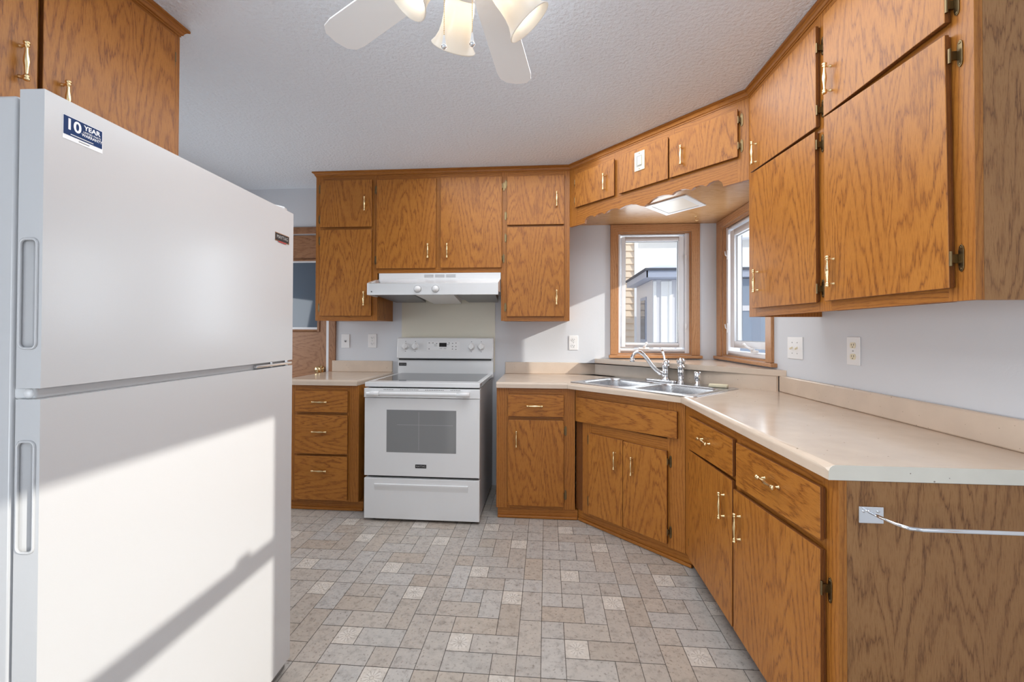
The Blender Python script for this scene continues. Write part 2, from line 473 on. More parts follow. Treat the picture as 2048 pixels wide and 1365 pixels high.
def shade_glass():
    m = bpy.data.materials.new('frosted_shade'); m.use_nodes = True; nt = m.node_tree; nt.nodes.clear()
    out = nt.nodes.new('ShaderNodeOutputMaterial')
    d = nt.nodes.new('ShaderNodeBsdfDiffuse'); d.inputs[0].default_value = (0.90, 0.86, 0.80, 1)
    t = nt.nodes.new('ShaderNodeBsdfTranslucent'); t.inputs[0].default_value = (0.95, 0.91, 0.83, 1)
    g = nt.nodes.new('ShaderNodeBsdfGlossy'); g.inputs['Roughness'].default_value = 0.2
    m1 = nt.nodes.new('ShaderNodeMixShader'); m1.inputs[0].default_value = 0.45
    m2 = nt.nodes.new('ShaderNodeMixShader'); m2.inputs[0].default_value = 0.06
    nt.links.new(d.outputs[0], m1.inputs[1]); nt.links.new(t.outputs[0], m1.inputs[2])
    nt.links.new(m1.outputs[0], m2.inputs[1]); nt.links.new(g.outputs[0], m2.inputs[2]); nt.links.new(m2.outputs[0], out.inputs[0])
    return m
M['shade'] = shade_glass()
def emit(name, col, st):
    m = bpy.data.materials.new(name); m.use_nodes = True; nt = m.node_tree; nt.nodes.clear()
    out = nt.nodes.new('ShaderNodeOutputMaterial'); e_ = nt.nodes.new('ShaderNodeEmission')
    e_.inputs[0].default_value = (*col, 1); e_.inputs[1].default_value = st
    nt.links.new(e_.outputs[0], out.inputs[0]); return m
M['bulb'] = emit('bulb_glow', (1.0, 0.88, 0.73), 70.0)
M['diffuser'] = simple('diffuser', srgb(232, 222, 208), 0.35)

def clap(name, col, period):
    m, nt, p = new_mat(name); p.inputs['Base Color'].default_value = (*col, 1); p.inputs['Roughness'].default_value = 0.7
    return m
M['clapboard'] = clap('clapboard', srgb(226, 205, 180), 5)

def tile_mat():
    m, nt, p = new_mat('vinyl_tile'); N = NT(nt)
    tc = nt.nodes.new('ShaderNodeTexCoord')
    at = nt.nodes.new('ShaderNodeVertexColor'); at.layer_name = 'tint'
    uvn = nt.nodes.new('ShaderNodeUVMap'); uvn.uv_map = 'UVMap'
    sep = nt.nodes.new('ShaderNodeSeparateXYZ'); nt.links.new(uvn.outputs[0], sep.inputs[0])
    u, v = sep.outputs[0], sep.outputs[1]            # flower tiles: u,v in -1..1, others far outside
    n1 = N.noise(tc.outputs['Object'], 26.0, 4, 0.65)
    n2 = N.noise(tc.outputs['Object'], 75.0, 3, 0.6)
    mot = N.ramp(n1, [(0.30, (0.74, 0.73, 0.72)), (0.48, (0.97, 0.965, 0.96)), (0.70, (1.06, 1.05, 1.03))])
    spk = N.ramp(n2, [(0.28, (0.50, 0.47, 0.44)), (0.44, (1, 1, 1)), (0.62, (1, 1, 1)), (0.74, (1.16, 1.16, 1.16))])
    col = N.mix(1.0, at.outputs[0], mot, 'MULTIPLY'); col = N.mix(0.8, col, spk, 'MULTIPLY')
    r = N.math('SQRT', N.math('ADD', N.math('MULTIPLY', u, u), N.math('MULTIPLY', v, v)))
    ang = N.math('ARCTAN2', v, u)
    pet = N.math('ABSOLUTE', N.math('SINE', N.math('MULTIPLY', ang, 6.0)))
    inside = N.math('MULTIPLY', N.math('LESS_THAN', r, N.math('ADD', 0.55, N.math('MULTIPLY', pet, 0.22))), N.math('GREATER_THAN', r, 0.24))
    line = N.math('MULTIPLY', inside, N.math('LESS_THAN', pet, 0.42))
    core = N.math('MULTIPLY', N.math('LESS_THAN', r, 0.20), N.math('GREATER_THAN', r, 0.12))
    fl = N.math('MINIMUM', N.math('ADD', line, core), 1.0)
    bright = N.math('MULTIPLY', inside, N.math('GREATER_THAN', pet, 0.55))
    col = N.mix(N.math('MULTIPLY', fl, 0.32), col, (0.20, 0.18, 0.16))
    col = N.mix(N.math('MULTIPLY', bright, 0.25), col, (0.75, 0.72, 0.68))
    nt.links.new(col, p.inputs['Base Color'])
    p.inputs['Roughness'].default_value = 0.30
    b = nt.nodes.new('ShaderNodeBump'); b.inputs['Strength'].default_value = 0.15; b.inputs['Distance'].default_value = 0.001
    nt.links.new(n2, b.inputs['Height']); nt.links.new(b.outputs[0], p.inputs['Normal'])
    return m
M['tile'] = tile_mat()

# ------------------------------------------------------------------ the room
Yw, Xr, Zc = 137.74, 52.94, 97.24
XL, YR = -69.6, -110.0
HX, HY = -122.0, 64.6           # hallway beyond the refrigerator alcove

def walls(name, boxes, mat='wall'):
    mb = MB()
    for lo, hi in boxes: mb.box(lo, hi)
    o = mb.build(name, M[mat]); return tag(o, kind='structure')

def floor():
    ux, uy = 3.68, 4.02; ox, oy = 3.0, 65.7
    tiles = [(0, 0, 1, 1, 1), (1, 0, 2, 1, 0), (4, 1, 1, 1, 0), (0, 1, 2, 1, 0), (2, 1, 1, 2, 0), (4, 2, 2, 1, 0), (1, 2, 1, 2, 0),
             (4, 3, 1, 1, 0), (0, 3, 1, 1, 0), (2, 3, 1, 1, 1), (3, 2, 1, 2, 0), (3, 0, 1, 2, 0), (3, 4, 1, 1, 0), (4, 4, 1, 2, 0), (0, 4, 2, 1, 0), (2, 4, 1, 1, 0)]
    me = bpy.data.meshes.new('floor'); bm = bmesh.new()
    uvl = bm.loops.layers.uv.new('UVMap'); cl = bm.loops.layers.float_color.new('tint')
    x0, x1, y0, y1 = HX, Xr + 5, YR - 5, Yw + 5
    rnd = random.Random(3)
    base = {(1, 1): srgb(150, 138, 124)}
    grout = srgb(108, 103, 98)
    def quad(ax, ay, bx, by, z, c, fl=False):
        ax, bx = max(ax, x0), min(bx, x1); ay, by = max(ay, y0), min(by, y1)
        if bx - ax < 0.05 or by - ay < 0.05: return
        f = bm.faces.new([bm.verts.new(Vector(q) * S) for q in ((ax, ay, z), (bx, ay, z), (bx, by, z), (ax, by, z))])
        for l, q in zip(f.loops, ((-1, -1), (1, -1), (1, 1), (-1, 1))):
            l[uvl].uv = q if fl else (9, 9); l[cl] = (*c, 1)
    quad(x0, y0, x1, y1, -0.04, grout)
    lin = lambda c: tuple(c)
    for i in range(int((x0 - ox) / (5 * ux)) - 2, int((x1 - ox) / (5 * ux)) + 2):
        for j in range(int((y0 - oy) / (5 * uy)) - 2, int((y1 - oy) / (5 * uy)) + 2):
            for (a, b, w, h, fl) in tiles:
                X = ox + (i * 5 + a) * ux; Y = oy + (j * 5 + b) * uy
                if fl: c = srgb(200, 193, 184)
                else:
                    t = rnd.random(); k = rnd.uniform(0.94, 1.04)
                    w0, w1 = srgb(181, 178, 174), srgb(176, 165, 153)
                    c = tuple((p * (1 - t) + q * t) * k for p, q in zip(w0, w1))
                gpx = 0.058
                quad(X + gpx, Y + gpx, X + w * ux - gpx, Y + h * uy - gpx, 0.0, c, fl)
    # thickness under the vinyl
    bmesh.ops.create_cube(bm, size=1.0, matrix=Matrix.Translation(Vector(((x0 + x1) / 2, (y0 + y1) / 2, -2.1)) * S) @ Matrix.Diagonal(Vector((x1 - x0, y1 - y0, 4.0, 1)) * S).to_4x4() if False else
                          Matrix.Translation(Vector(((x0 + x1) / 2, (y0 + y1) / 2, -2.1)) * S) @ Matrix.Diagonal((( x1 - x0) * S, (y1 - y0) * S, 4.0 * S, 1)))
    bm.to_mesh(me); bm.free(); me.materials.append(M['tile'])
    o = bpy.data.objects.new('floor', me); COL.objects.link(o)
    return tag(o, kind='structure')
floor()
walls('ceiling', [((HX - 5, YR - 5, Zc), (Xr + 5, Yw + 5, Zc + 6))], 'ceiling')
# window / door openings
W1 = (22.3, 44.9, 42.2, 80.75)          # x0 x1 z0 z1 in the back wall
W2 = (107.4, 134.1, 42.2, 81.0)         # y0 y1 z0 z1 in the right wall
W3 = (-18.5, 18.5, 37.0, 77.2)
W4 = (-62.0, 32.0, 3.0, 80.0)           # rear-wall opening added for the fill light
W5 = (-86.0, -14.0, 10.0, 82.0)           # left-wall opening added for the fill light
D1 = (-108.0, -71.9, 0.0, 81.9)
T = 5.0
walls('wall_back', [((HX - 5, Yw, 0), (D1[0], Yw + T, Zc)), ((D1[0], Yw, D1[3]), (D1[1], Yw + T, Zc)), ((D1[1], Yw, 0), (W1[0], Yw + T, Zc)),
                    ((W1[0], Yw, 0), (W1[1], Yw + T, W1[2])), ((W1[0], Yw, W1[3]), (W1[1], Yw + T, Zc)), ((W1[1], Yw, 0), (Xr + T, Yw + T, Zc))])
walls('wall_right', [((Xr, YR - 5, 0), (Xr + T, W3[0], Zc)), ((Xr, W3[0], 0), (Xr + T, W3[1], W3[2])), ((Xr, W3[0], W3[3]), (Xr + T, W3[1], Zc)),
                     ((Xr, W3[1], 0), (Xr + T, W2[0], Zc)), ((Xr, W2[0], 0), (Xr + T, W2[1], W2[2])), ((Xr, W2[0], W2[3]), (Xr + T, W2[1], Zc)),
                     ((Xr, W2[1], 0), (Xr + T, Yw, Zc))])
walls('wall_left', [((XL - T, YR - 5, 0), (XL, W5[0], Zc)), ((XL - T, W5[0], 0), (XL, W5[1], W5[2])), ((XL - T, W5[0], W5[3]), (XL, W5[1], Zc)), ((XL - T, W5[1], 0), (XL, HY, Zc)), ((HX, HY - T, 0), (XL - T, HY, Zc)), ((HX - 5, HY - T, 0), (HX, Yw, Zc))])
walls('wall_rear', [((XL, YR - T, 0), (W4[0], YR, Zc)), ((W4[0], YR - T, W4[3]), (W4[1], YR, Zc)), ((W4[0], YR - T, 0), (W4[1], YR, W4[2])), ((W4[1], YR - T, 0), (Xr, YR, Zc))])

# ------------------------------------------------------------------ frames for the cabinet fronts
Yu, Yb, Yc = 124.2, 113.79, 112.82
Xu, Xb, Xc = 39.76, 29.07, 28.08
Yn, Yn2 = 45.42, 43.2
BACKU = Frame((0, Yu), (1, 0), (0, -1))
RIGHTU = Frame((Xu, 0), (0, 1), (-1, 0))
DA, DB = Vector((6.6, Yu, 0)), Vector((Xu, 87.9, 0))
DT = (DB - DA).normalized()
DIAGU = Frame(DA, DT, (DT.y, -DT.x))
if DIAGU.n.dot(Vector((0, -1, 0))) < 0: DIAGU.n = -DIAGU.n
BACKB = Frame((0, Yb), (1, 0), (0, -1))
RIGHTB = Frame((Xb, 0), (0, 1), (-1, 0))
SA, SB = Vector((7.6, 113.8, 0)), Vector((Xb, 92.9, 0))
STT = (SB - SA).normalized()
DIAGB = Frame(SA, STT, (STT.y, -STT.x))
if DIAGB.n.dot(Vector((0, -1, 0))) < 0: DIAGB.n = -DIAGB.n

def pull(T_, s, z, d, parent, vertical=True, L=4.3):
    """turned brass pull on two posts"""
    mb = MB()
    h = L / 2
    prof = [(0, -h), (.20, -h), (.30, -h + .08), (.30, -h + .24), (.19, -h + .32), (.26, -h + .42), (.26, -h + .54), (.15, -h + .64), (.15, -h + .8),
            (.19, -.7), (.28, -.1), (.27, .35), (.18, .9), (.15, h - .8), (.15, h - .64), (.26, h - .54), (.26, h - .42), (.19, h - .32), (.30, h - .24), (.30, h - .08), (.20, h), (0, h)]
    out = d + .80
    c = T_((s, out, z)); ax = T_.vec((0, 0, 1)) if vertical else T_.vec((1, 0, 0))
    mb.lathe(prof, c, ax, 14)
    for k in (-1, 1):
        off = k * (h - .47)
        p = (s, z + off) if vertical else (s + off, z)
        mb.lathe([(0, 0), (.22, 0), (.22, .05), (.14, .14), (.13, .80)], T_((p[0], d - .02, p[1])), T_.vec((0, 1, 0)), 10)
    return mb.build('pull_handle', M['brass'], parent, label='brass spindle pull')

def hinge(T_, s, z, side, d, parent):
    """side +1: frame leaf on the +s side of the door edge"""
    mb = MB()
    hh = 1.15; w = .55
    a = s + side * .22; b = s + side * (.22 + w)
    lo, hi = min(a, b), max(a, b); c = (lo + hi) / 2
    poly = [(c, z - hh - .18), (hi - .08, z - hh), (hi, z - hh + .35), (hi, z + hh - .35), (hi - .08, z + hh), (c, z + hh + .18), (lo + .08, z + hh), (lo, z + hh - .35), (lo, z - hh + .35), (lo + .08, z - hh)]
    mb.prism(poly, 0.0, .11, T_)
    for k in (-1, 1):
        mb.cyl(T_((c, .08, z + k * (hh - .12))), T_((c, .16, z + k * (hh - .12))), .12, 8)
    mb.box((min(s + side * .02, a), 0.02, z - .42), (max(s + side * .02, a + side * .05), d - .1, z + .42), T_)
    mb.cyl(T_((s + side * .09, d - .12, z - .72)), T_((s + side * .09, d - .12, z + .72)), .14, 10)
    return mb.build('hinge', M['antique'], parent, bevel=.03)

def door(T_, quad, parent, name='door', handle=None, hinges=(), side=0, grain=2, d0=.02, d1=.75, mat='oak', vertical=True, off=None):
    """lipped overlay door: quad (s,z) bl br tr tl"""
    mb = MB()
    bl, br, tr, tl = quad
    mb.slab(quad, d0 + .28, d1, T_, grain, off=off, side_mi=1)
    e_ = .12
    q2 = ((bl[0] + e_, bl[1] + e_), (br[0] - e_, br[1] + e_), (tr[0] - e_, tr[1] - e_), (tl[0] + e_, tl[1] - e_))
    mb.slab(q2, d0, d0 + .28, T_, grain, mi=1)
    o = mb.build(name, [M[mat], M['oak_dark']], parent, bevel=.09, seg=3)
    if handle: pull(T_, handle[0], handle[1], d1, o, vertical)
    for hz in hinges:
        hinge(T_, (br[0] if side > 0 else bl[0]), hz, side, d1, o)
    return o
def rect(s0, s1, z0, z1): return ((s0, z0), (s1, z0), (s1, z1), (s0, z1))

def crown(T_, s0, s1, parent, ret0=None, ret1=None, m0=0.0, m1=0.0):
    """crown moulding under the ceiling; m0/m1 mitre shift per inch of projection, ret = depth of a return"""
    prof = [(0.0, 95.75), (.12, 95.75), (.12, 96.0), (.30, 96.1), (.42, 96.45), (.62, 96.7), (.95, 96.85), (.95, 97.2), (0.0, 97.2)]
    mb = MB()
    n = len(prof); u0 = random.uniform(0, 50)
    A = [T_((s0 - m0 * d, d, z)) for d, z in prof]; B = [T_((s1 + m1 * d, d, z)) for d, z in prof]
    acc = 0
    for i in range(n):
        j = (i + 1) % n
        L = math.hypot(prof[j][0] - prof[i][0], prof[j][1] - prof[i][1])
        mb.face([A[i], A[j], B[j], B[i]], [(acc + u0, 0), (acc + L + u0, 0), (acc + L + u0, s1 - s0), (acc + u0, s1 - s0)])
        acc += L
    mb.face(A, [(0, 0)] * n); mb.face(list(reversed(B)), [(0, 0)] * n)
    if ret0:   # return along the side at s0
        C_ = [T_((s0 - d, -ret0, z)) for d, z in prof]; D_ = [T_((s0 - d, d, z)) for d, z in prof]
        acc = 0
        for i in range(n):
            j = (i + 1) % n
            mb.face([C_[i], C_[j], D_[j], D_[i]], [(acc, 0), (acc, 0), (acc, ret0), (acc, ret0)])
            acc += .3
        mb.face(C_, [(0, 0)] * n)
    return mb.build('crown_moulding', M['oak_solid'], parent)

# ------------------------------------------------------------------ upper cabinets on the back wall
def back_uppers():
    g = 'oak wall cabinets'
    top, dep = 97.0, Yw - Yu - .05
    # left
    c1 = empty('wall_cabinet', (-60, Yu + 6, 52.46), 'tall two-door oak wall cabinet left of the white range hood', 'cabinet', g)
    mb = MB(); mb.box((-69.37, -dep, 52.6), (-50.35, -.75, top), BACKU); mb.build('carcass', M['oak'], c1)
    mb = MB()
    mb.box((-69.37, -.75, 52.46), (-67.2, 0, top), BACKU); mb.box((-52.1, -.75, 52.46), (-50.25, 0, top), BACKU)
    for a, b in ((52.46, 54.2), (79.2, 80.8), (94.1, top)): mb.box((-67.2, -.75, a), (-52.1, -.01, b), BACKU, 0)
    mb.build('face_frame', M['oak_solid'], c1, bevel=.03)
    door(BACKU, rect(-67.72, -51.75, 80.4, 94.5), c1, handle=(-53.75, 87.1), hinges=(92.1, 82.9), side=-1)
    door(BACKU, rect(-67.72, -51.8, 53.85, 79.65), c1, handle=(-53.8, 59.0), hinges=(76.5, 56.4), side=-1)
    crown(BACKU, -69.37, -50.3, c1, ret0=dep, m0=1.0)
    # middle
    c2 = empty('wall_cabinet', (-31.7, Yu + 6, 66.6), 'short two-door oak wall cabinet directly above the white range hood', 'cabinet', g)
    mb = MB(); mb.box((-50.2, -dep, 66.7), (-13.2, -.75, top), BACKU); mb.build('carcass', M['oak'], c2)
    mb = MB()
    mb.box((-50.2, -.75, 66.6), (-49.6, 0, top), BACKU); mb.box((-32.9, -.75, 68), (-30.5, 0, 94.2), BACKU); mb.box((-13.6, -.75, 66.6), (-13.2, 0, top), BACKU)
    for a, b in ((66.6, 68.4), (94.0, top)): mb.box((-49.6, -.75, a), (-13.6, -.01, b), BACKU, 0)
    mb.build('face_frame', M['oak_solid'], c2, bevel=.03)
    door(BACKU, rect(-50.3, -32.4, 67.9, 94.35), c2, handle=(-34.6, 72.9), hinges=(91.5, 70.5), side=-1)
    door(BACKU, rect(-31.0, -12.95, 67.9, 94.45), c2, handle=(-28.9, 72.9), hinges=(91.6, 70.6), side=1)
    crown(BACKU, -50.3, -13.17, c2)
    # right
    c3 = empty('wall_cabinet', (-3.3, Yu + 6, 52.46), 'tall two-door oak wall cabinet between the range hood and the corner window', 'cabinet', g)
    mb = MB(); mb.box((-13.15, -dep, 52.6), (6.55, -.75, top), BACKU); mb.build('carcass', M['oak'], c3)
    mb = MB()
    mb.box((-13.17, -.75, 52.46), (-11.0, 0, top), BACKU); mb.box((4.5, -.75, 52.46), (6.6, 0, top), BACKU)
    for a, b in ((52.46, 54.2), (79.2, 80.6), (94.0, top)): mb.box((-11.0, -.75, a), (4.5, -.01, b), BACKU, 0)
    mb.build('face_frame', M['oak_solid'], c3, bevel=.03)
    door(BACKU, rect(-11.45, 5.0, 80.2, 94.4), c3, handle=(2.85, 87.3), hinges=(92.2, 83.0), side=-1)
    door(BACKU, rect(-11.45, 5.03, 53.75, 79.6), c3, handle=(2.85, 59.2), hinges=(76.6, 56.4), side=-1)
    crown(BACKU, -13.17, 6.6, c3, m1=-.35)
back_uppers()

# ------------------------------------------------------------------ diagonal valance cabinet over the sink
def diag_upper():
    c = empty('wall_cabinet', (24, 106, 79.45), 'angled oak cabinet with scalloped bottom edge above the corner sink', 'cabinet', 'oak wall cabinets')
    L = 49.16
    top = 97.0
    # body and soffit (the underside board)
    mb = MB()
    poly = [(6.75, Yu + .75), (6.75, Yw - .05), (Xr - .05, Yw - .05), (Xr - .05, 88.05), (Xu + .6, 88.2)]
    mb.prism(poly, 83.25, 83.9, WORLD, axis=2, grain_uv=(1, 0))
    mb.build('soffit_board', M['soffit'], c)
    mb = MB()
    mb.prism([(p[0], p[1]) for p in poly], 83.95, top, WORLD, axis=2); mb.build('carcass', M['oak'], c)
    mb = MB()
    for a, b in ((0.0, 3.0), (16.1, 18.3), (31.5, 33.1), (46.9, L)): mb.box((a, -.75, 79.45 if a in (0.0, 46.9) else 84.2), (b, 0, top), DIAGU)
    mb.box((3.0, -.75, 93.6), (46.9, -.01, top), DIAGU, 0)
    mb.build('face_frame', M['oak_solid'], c, bevel=.03)
    # scalloped valance rail
    key = [(0, 79.75), (.9, 80.05), (2.2, 80.75), (3.6, 81.1), (5.2, 81.15), (6.4, 80.95), (7.3, 80.7), (7.5, 80.72), (8.2, 81.15), (9.6, 81.3), (10.7, 81.15), (11.5, 80.85), (12.0, 80.55), (12.2, 80.55), (12.9, 80.95), (13.9, 81.05), (14.8, 80.85), (15.4, 80.5), (15.6, 80.5), (16.3, 80.95), (17.2, 81.15), (18.2, 81.0), (18.9, 80.4), (19.2, 79.45)]
    cc = 24.9
    pts = [(cc - k, z) for k, z in reversed(key)] + [(cc + k, z) for k, z in key[1:]]
    poly = [(3.0, 79.45)] + pts + [(46.9, 79.45), (46.9, 84.6), (3.0, 84.6)]
    mb = MB(); mb.prism(poly, -.75, -.01, DIAGU, axis=1, grain_uv=(1, 0)); mb.build('scalloped_valance', M['oak_solid'], c)
    door(DIAGU, rect(2.64, 16.45, 84.33, 93.85), c, handle=(13.5, 88.55), hinges=(91.6, 86.5), side=-1)
    door(DIAGU, rect(18.02, 31.81, 84.36, 93.95), c, name='fixed_panel')
    door(DIAGU, rect(32.2, 47.3, 84.36, 94.0), c, handle=(35.4, 88.45), hinges=(91.8, 86.6), side=1)
    crown(DIAGU, 0.0, L, c, m0=-.38, m1=-.38)
    # hook, light and switch
    sw = empty('light_switch', DIAGU((24.3, .75, 88.4)), 'cream rocker switch plate on the fixed panel of the scalloped cabinet', 'light switch')
    mb = MB(); mb.box((22.85, .75, 88.45), (25.72, .93, 93.05), DIAGU); mb.build('plate', M['ivory'], sw, bevel=.06)
    mb = MB(); mb.box((23.5, .9, 89.45), (25.0, .99, 92.05), DIAGU); mb.build('bezel', M['gasket'], sw)
    mb = MB(); mb.box((23.85, .95, 89.7), (24.95, 1.12, 91.75), DIAGU); mb.build('rocker', M['ivory'], sw, bevel=.04)
    for z in (88.85, 92.6):
        mb = MB(); mb.cyl(DIAGU((24.28, .92, z)), DIAGU((24.28, .97, z)), .12, 8); mb.build('screw', M['antique'], sw)
    lt = empty('under_cabinet_light', (34.2, 117.0, 82.6), 'flat white recessed light panel under the scalloped cabinet', 'light')
    # rectangle measured on the soffit
    P0, P1, P2, P3 = (26.5, 118.3), (33.8, 107.7), (42.4, 117.9), (34.1, 126.0)
    cx = sum(p[0] for p in (P0, P1, P2, P3)) / 4; cy = sum(p[1] for p in (P0, P1, P2, P3)) / 4
    a = Vector((P1[0] - P0[0] + P2[0] - P3[0], P1[1] - P0[1] + P2[1] - P3[1])) / 2; b = Vector((P3[0] - P0[0] + P2[0] - P1[0], P3[1] - P0[1] + P2[1] - P1[1])) / 2
    LF = lambda p: Vector((cx, cy, 0)) + Vector((a.x, a.y, 0)) * p[0] + Vector((b.x, b.y, 0)) * p[1] + UP * p[2]
    mb = MB()
    for lo, hi in (((-.5, -.5, 82.95), (.5, -.40, 83.24)), ((-.5, .40, 82.95), (.5, .5, 83.24)), ((-.5, -.40, 82.95), (-.38, .40, 83.24)), ((.38, -.40, 82.95), (.5, .40, 83.24))): mb.box(lo, hi, LF)
    mb.build('frame', M['white_plastic'], lt, bevel=.05)
    mb = MB(); mb.box((-.37, -.39, 83.05), (.37, .39, 83.2), LF); mb.build('diffuser', M['diffuser'], lt)
    hk = MB()
    hx, hy = 43.2, 128.5
    hk.cyl((hx, hy, 83.24), (hx, hy, 83.05), .28, 10)
    hk.tube([(hx, hy, 83.2), (hx, hy, 82.5), (hx - .1, hy - .05, 82.1), (hx + .25, hy - .1, 81.75), (hx + .6, hy - .15, 81.95), (hx + .6, hy - .15, 82.4)], .09, 8)
    tag(hk.build('cup_hook', M['brass']), 'small brass hook screwed into the board above the corner windows', 'hook')
diag_upper()

# ------------------------------------------------------------------ right upper cabinet
def right_upper():
    c = empty('wall_cabinet', (46, 65, 52.3), 'long four-door oak wall cabinet on the right wall', 'cabinet', 'oak wall cabinets')
    top = 97.0
    y0, y1 = Yn2, 87.9
    mb = MB(); mb.box((Xu + .75, y0 + .7, 53.6), (Xr - .05, y1 - .7, top)); mb.build('carcass', M['oak'], c)
    mb = MB(); mb.box((Xu + .755, y0, 52.3), (Xr - .05, y0 + .7, top)); mb.build('end_panel', M['oak_end'], c, label='grey-brown end panel')
    mb = MB(); mb.box((Xu + .75, y1 - .7, 52.3), (Xr - .05, y1, 83.2)); mb.build('side_panel', M['oak_solid'], c)
    mb = MB()
    mb.box((y0, -.75, 52.3), (45.9, 0, top), RIGHTU); mb.box((63.4, -.75, 52.3), (66.4, 0, top), RIGHTU); mb.box((85.0, -.75, 52.3), (y1, 0, top), RIGHTU)
    for a, b in ((52.3, 54.1), (78.2, 80.5), (94.2, top)):
        mb.box((45.9, -.75, a), (63.4, -.01, b), RIGHTU, 0); mb.box((66.4, -.75, a), (85.0, -.01, b), RIGHTU, 0)
    mb.build('face_frame', M['oak_solid'], c, bevel=.03)
    # doors (far pair, near pair); these old doors hang slightly out of square
    door(RIGHTU, ((65.6, 79.15), (85.85, 80.0), (85.85, 94.3), (65.6, 94.0)), c, handle=(83.4, 82.9), hinges=(90.7, 81.6), side=-1)
    door(RIGHTU, ((65.7, 53.6), (85.3, 53.85), (85.25, 79.75), (65.9, 78.65)), c, handle=(82.9, 58.8), hinges=(76.6, 55.6), side=-1)
    door(RIGHTU, ((45.3, 79.75), (63.9, 79.85), (63.9, 94.2), (45.3, 94.3)), c, handle=(62.3, 84.4), hinges=(92.4, 81.4), side=-1)
    door(RIGHTU, ((45.0, 53.55), (63.8, 53.65), (63.8, 79.7), (45.3, 78.6)), c, handle=(61.8, 57.6), hinges=(76.2, 56.4), side=-1)
    crown(RIGHTU, y0, y1, c, m1=-.42)
right_upper()

# ------------------------------------------------------------------ cabinet over the refrigerator
def fridge_cab():
    FX = -58.0
    Tf = Frame((FX, 0), (0, 1), (1, 0))
    c = empty('wall_cabinet', (-63, 45, 71), 'oak wall cabinet above the white refrigerator', 'cabinet', 'oak wall cabinets')
    top = 97.0
    mb = MB(); mb.box((XL + .05, 20, 71.2), (FX - .75, 63.0, top)); mb.build('carcass', M['oak'], c)
    mb = MB()
    mb.box((62.0, -.75, 71), (63.2, 0, top), Tf); mb.box((43.0, -.75, 71), (45.5, 0, top), Tf); mb.box((20, -.75, 71), (23, 0, top), Tf)
    for a, b in ((71, 73), (94.4, top)):
        mb.box((45.5, -.75, a), (62.0, -.01, b), Tf, 0); mb.box((23, -.75, a), (43.0, -.01, b), Tf, 0)
    mb.build('face_frame', M['oak_solid'], c, bevel=.03)
    door(Tf, rect(44.25, 61.6, 72.4, 94.7), c, handle=(46.2, 76.6), hinges=(91.6, 75.0), side=1)
    door(Tf, rect(23.0, 43.75, 72.4, 94.7), c, handle=(42.1, 78.5), hinges=(92.0, 75.0), side=-1)
    crown(Tf, 20, 63.2, c, m1=1.0)
fridge_cab()

# ------------------------------------------------------------------ base cabinets
def base_left():
    c = empty('base_cabinet', (-60, 125, 0), 'three-drawer oak base cabinet left of the white range', 'cabinet', 'oak base cabinets')
    mb = MB(); mb.box((-71.6, -23.8, 2.7), (-51.05, -.75, 34.45), BACKB); mb.build('carcass', M['oak'], c)
    mb = MB()
    mb.box((-71.6, -.75, 2.67), (-68.4, 0, 34.45), BACKB); mb.box((-54.2, -.75, 2.67), (-50.95, 0, 34.45), BACKB)
    for a, b in ((2.67, 3.5), (14.9, 16.0), (26.2, 27.4), (32.7, 34.45)): mb.box((-68.4, -.75, a), (-54.2, -.01, b), BACKB, 0)
    mb.build('face_frame', M['oak_solid'], c, bevel=.03)
    for z0, z1, hz in ((27.1, 33.0, 30.0), (15.75, 26.4, 21.9), (3.2, 15.2, 11.3)):
        door(BACKB, rect(-68.75, -53.82, z0, z1), c, 'drawer', handle=(-61.4, hz), grain=0, vertical=False)
    mb = MB(); mb.box((-71.6, -23.8, 0.05), (-49.9, -.9, 2.6), BACKB, 0); mb.build('toe_kick', M['oak_solid'], c)
    mb = MB(); mb.box((-71.6, -.9, 0.05), (-49.9, -.45, .75), BACKB, 0); mb.build('shoe_moulding', M['oak_solid'], c, bevel=.15)
base_left()

def base_back():
    c = empty('base_cabinet', (-2.5, 125, 0), 'narrow oak base cabinet right of the range with one drawer and one door', 'cabinet', 'oak base cabinets')
    mb = MB(); mb.box((-13.1, -23.8, 2.7), (7.2, -.75, 34.45), BACKB); mb.build('carcass', M['oak'], c)
    mb = MB()
    mb.box((-13.15, -.75, 2.67), (-9.6, 0, 34.45), BACKB); mb.box((4.1, -.75, 2.67), (7.55, 0, 34.45), BACKB)
    for a, b in ((2.67, 4.2), (25.9, 27.4), (32.4, 34.45)): mb.box((-9.6, -.75, a), (4.1, -.01, b), BACKB, 0)
    mb.build('face_frame', M['oak_solid'], c, bevel=.03)
    door(BACKB, rect(-10.05, 4.58, 27.0, 32.78), c, 'drawer', handle=(-3.0, 29.85), grain=0, vertical=False)
    door(BACKB, rect(-10.05, 4.6, 3.6, 26.15), c, handle=(-7.75, 21.2), hinges=(23.3, 6.5), side=1)
    mb = MB(); mb.box((-12.8, -23.8, 0.05), (8.3, -.35, 2.6), BACKB, 0); mb.build('toe_kick', M['oak_solid'], c)
    mb = MB(); mb.box((-12.8, -.35, 0.05), (8.2, .1, .75), BACKB, 0); mb.build('shoe_moulding', M['oak_solid'], c, bevel=.15)
base_back()

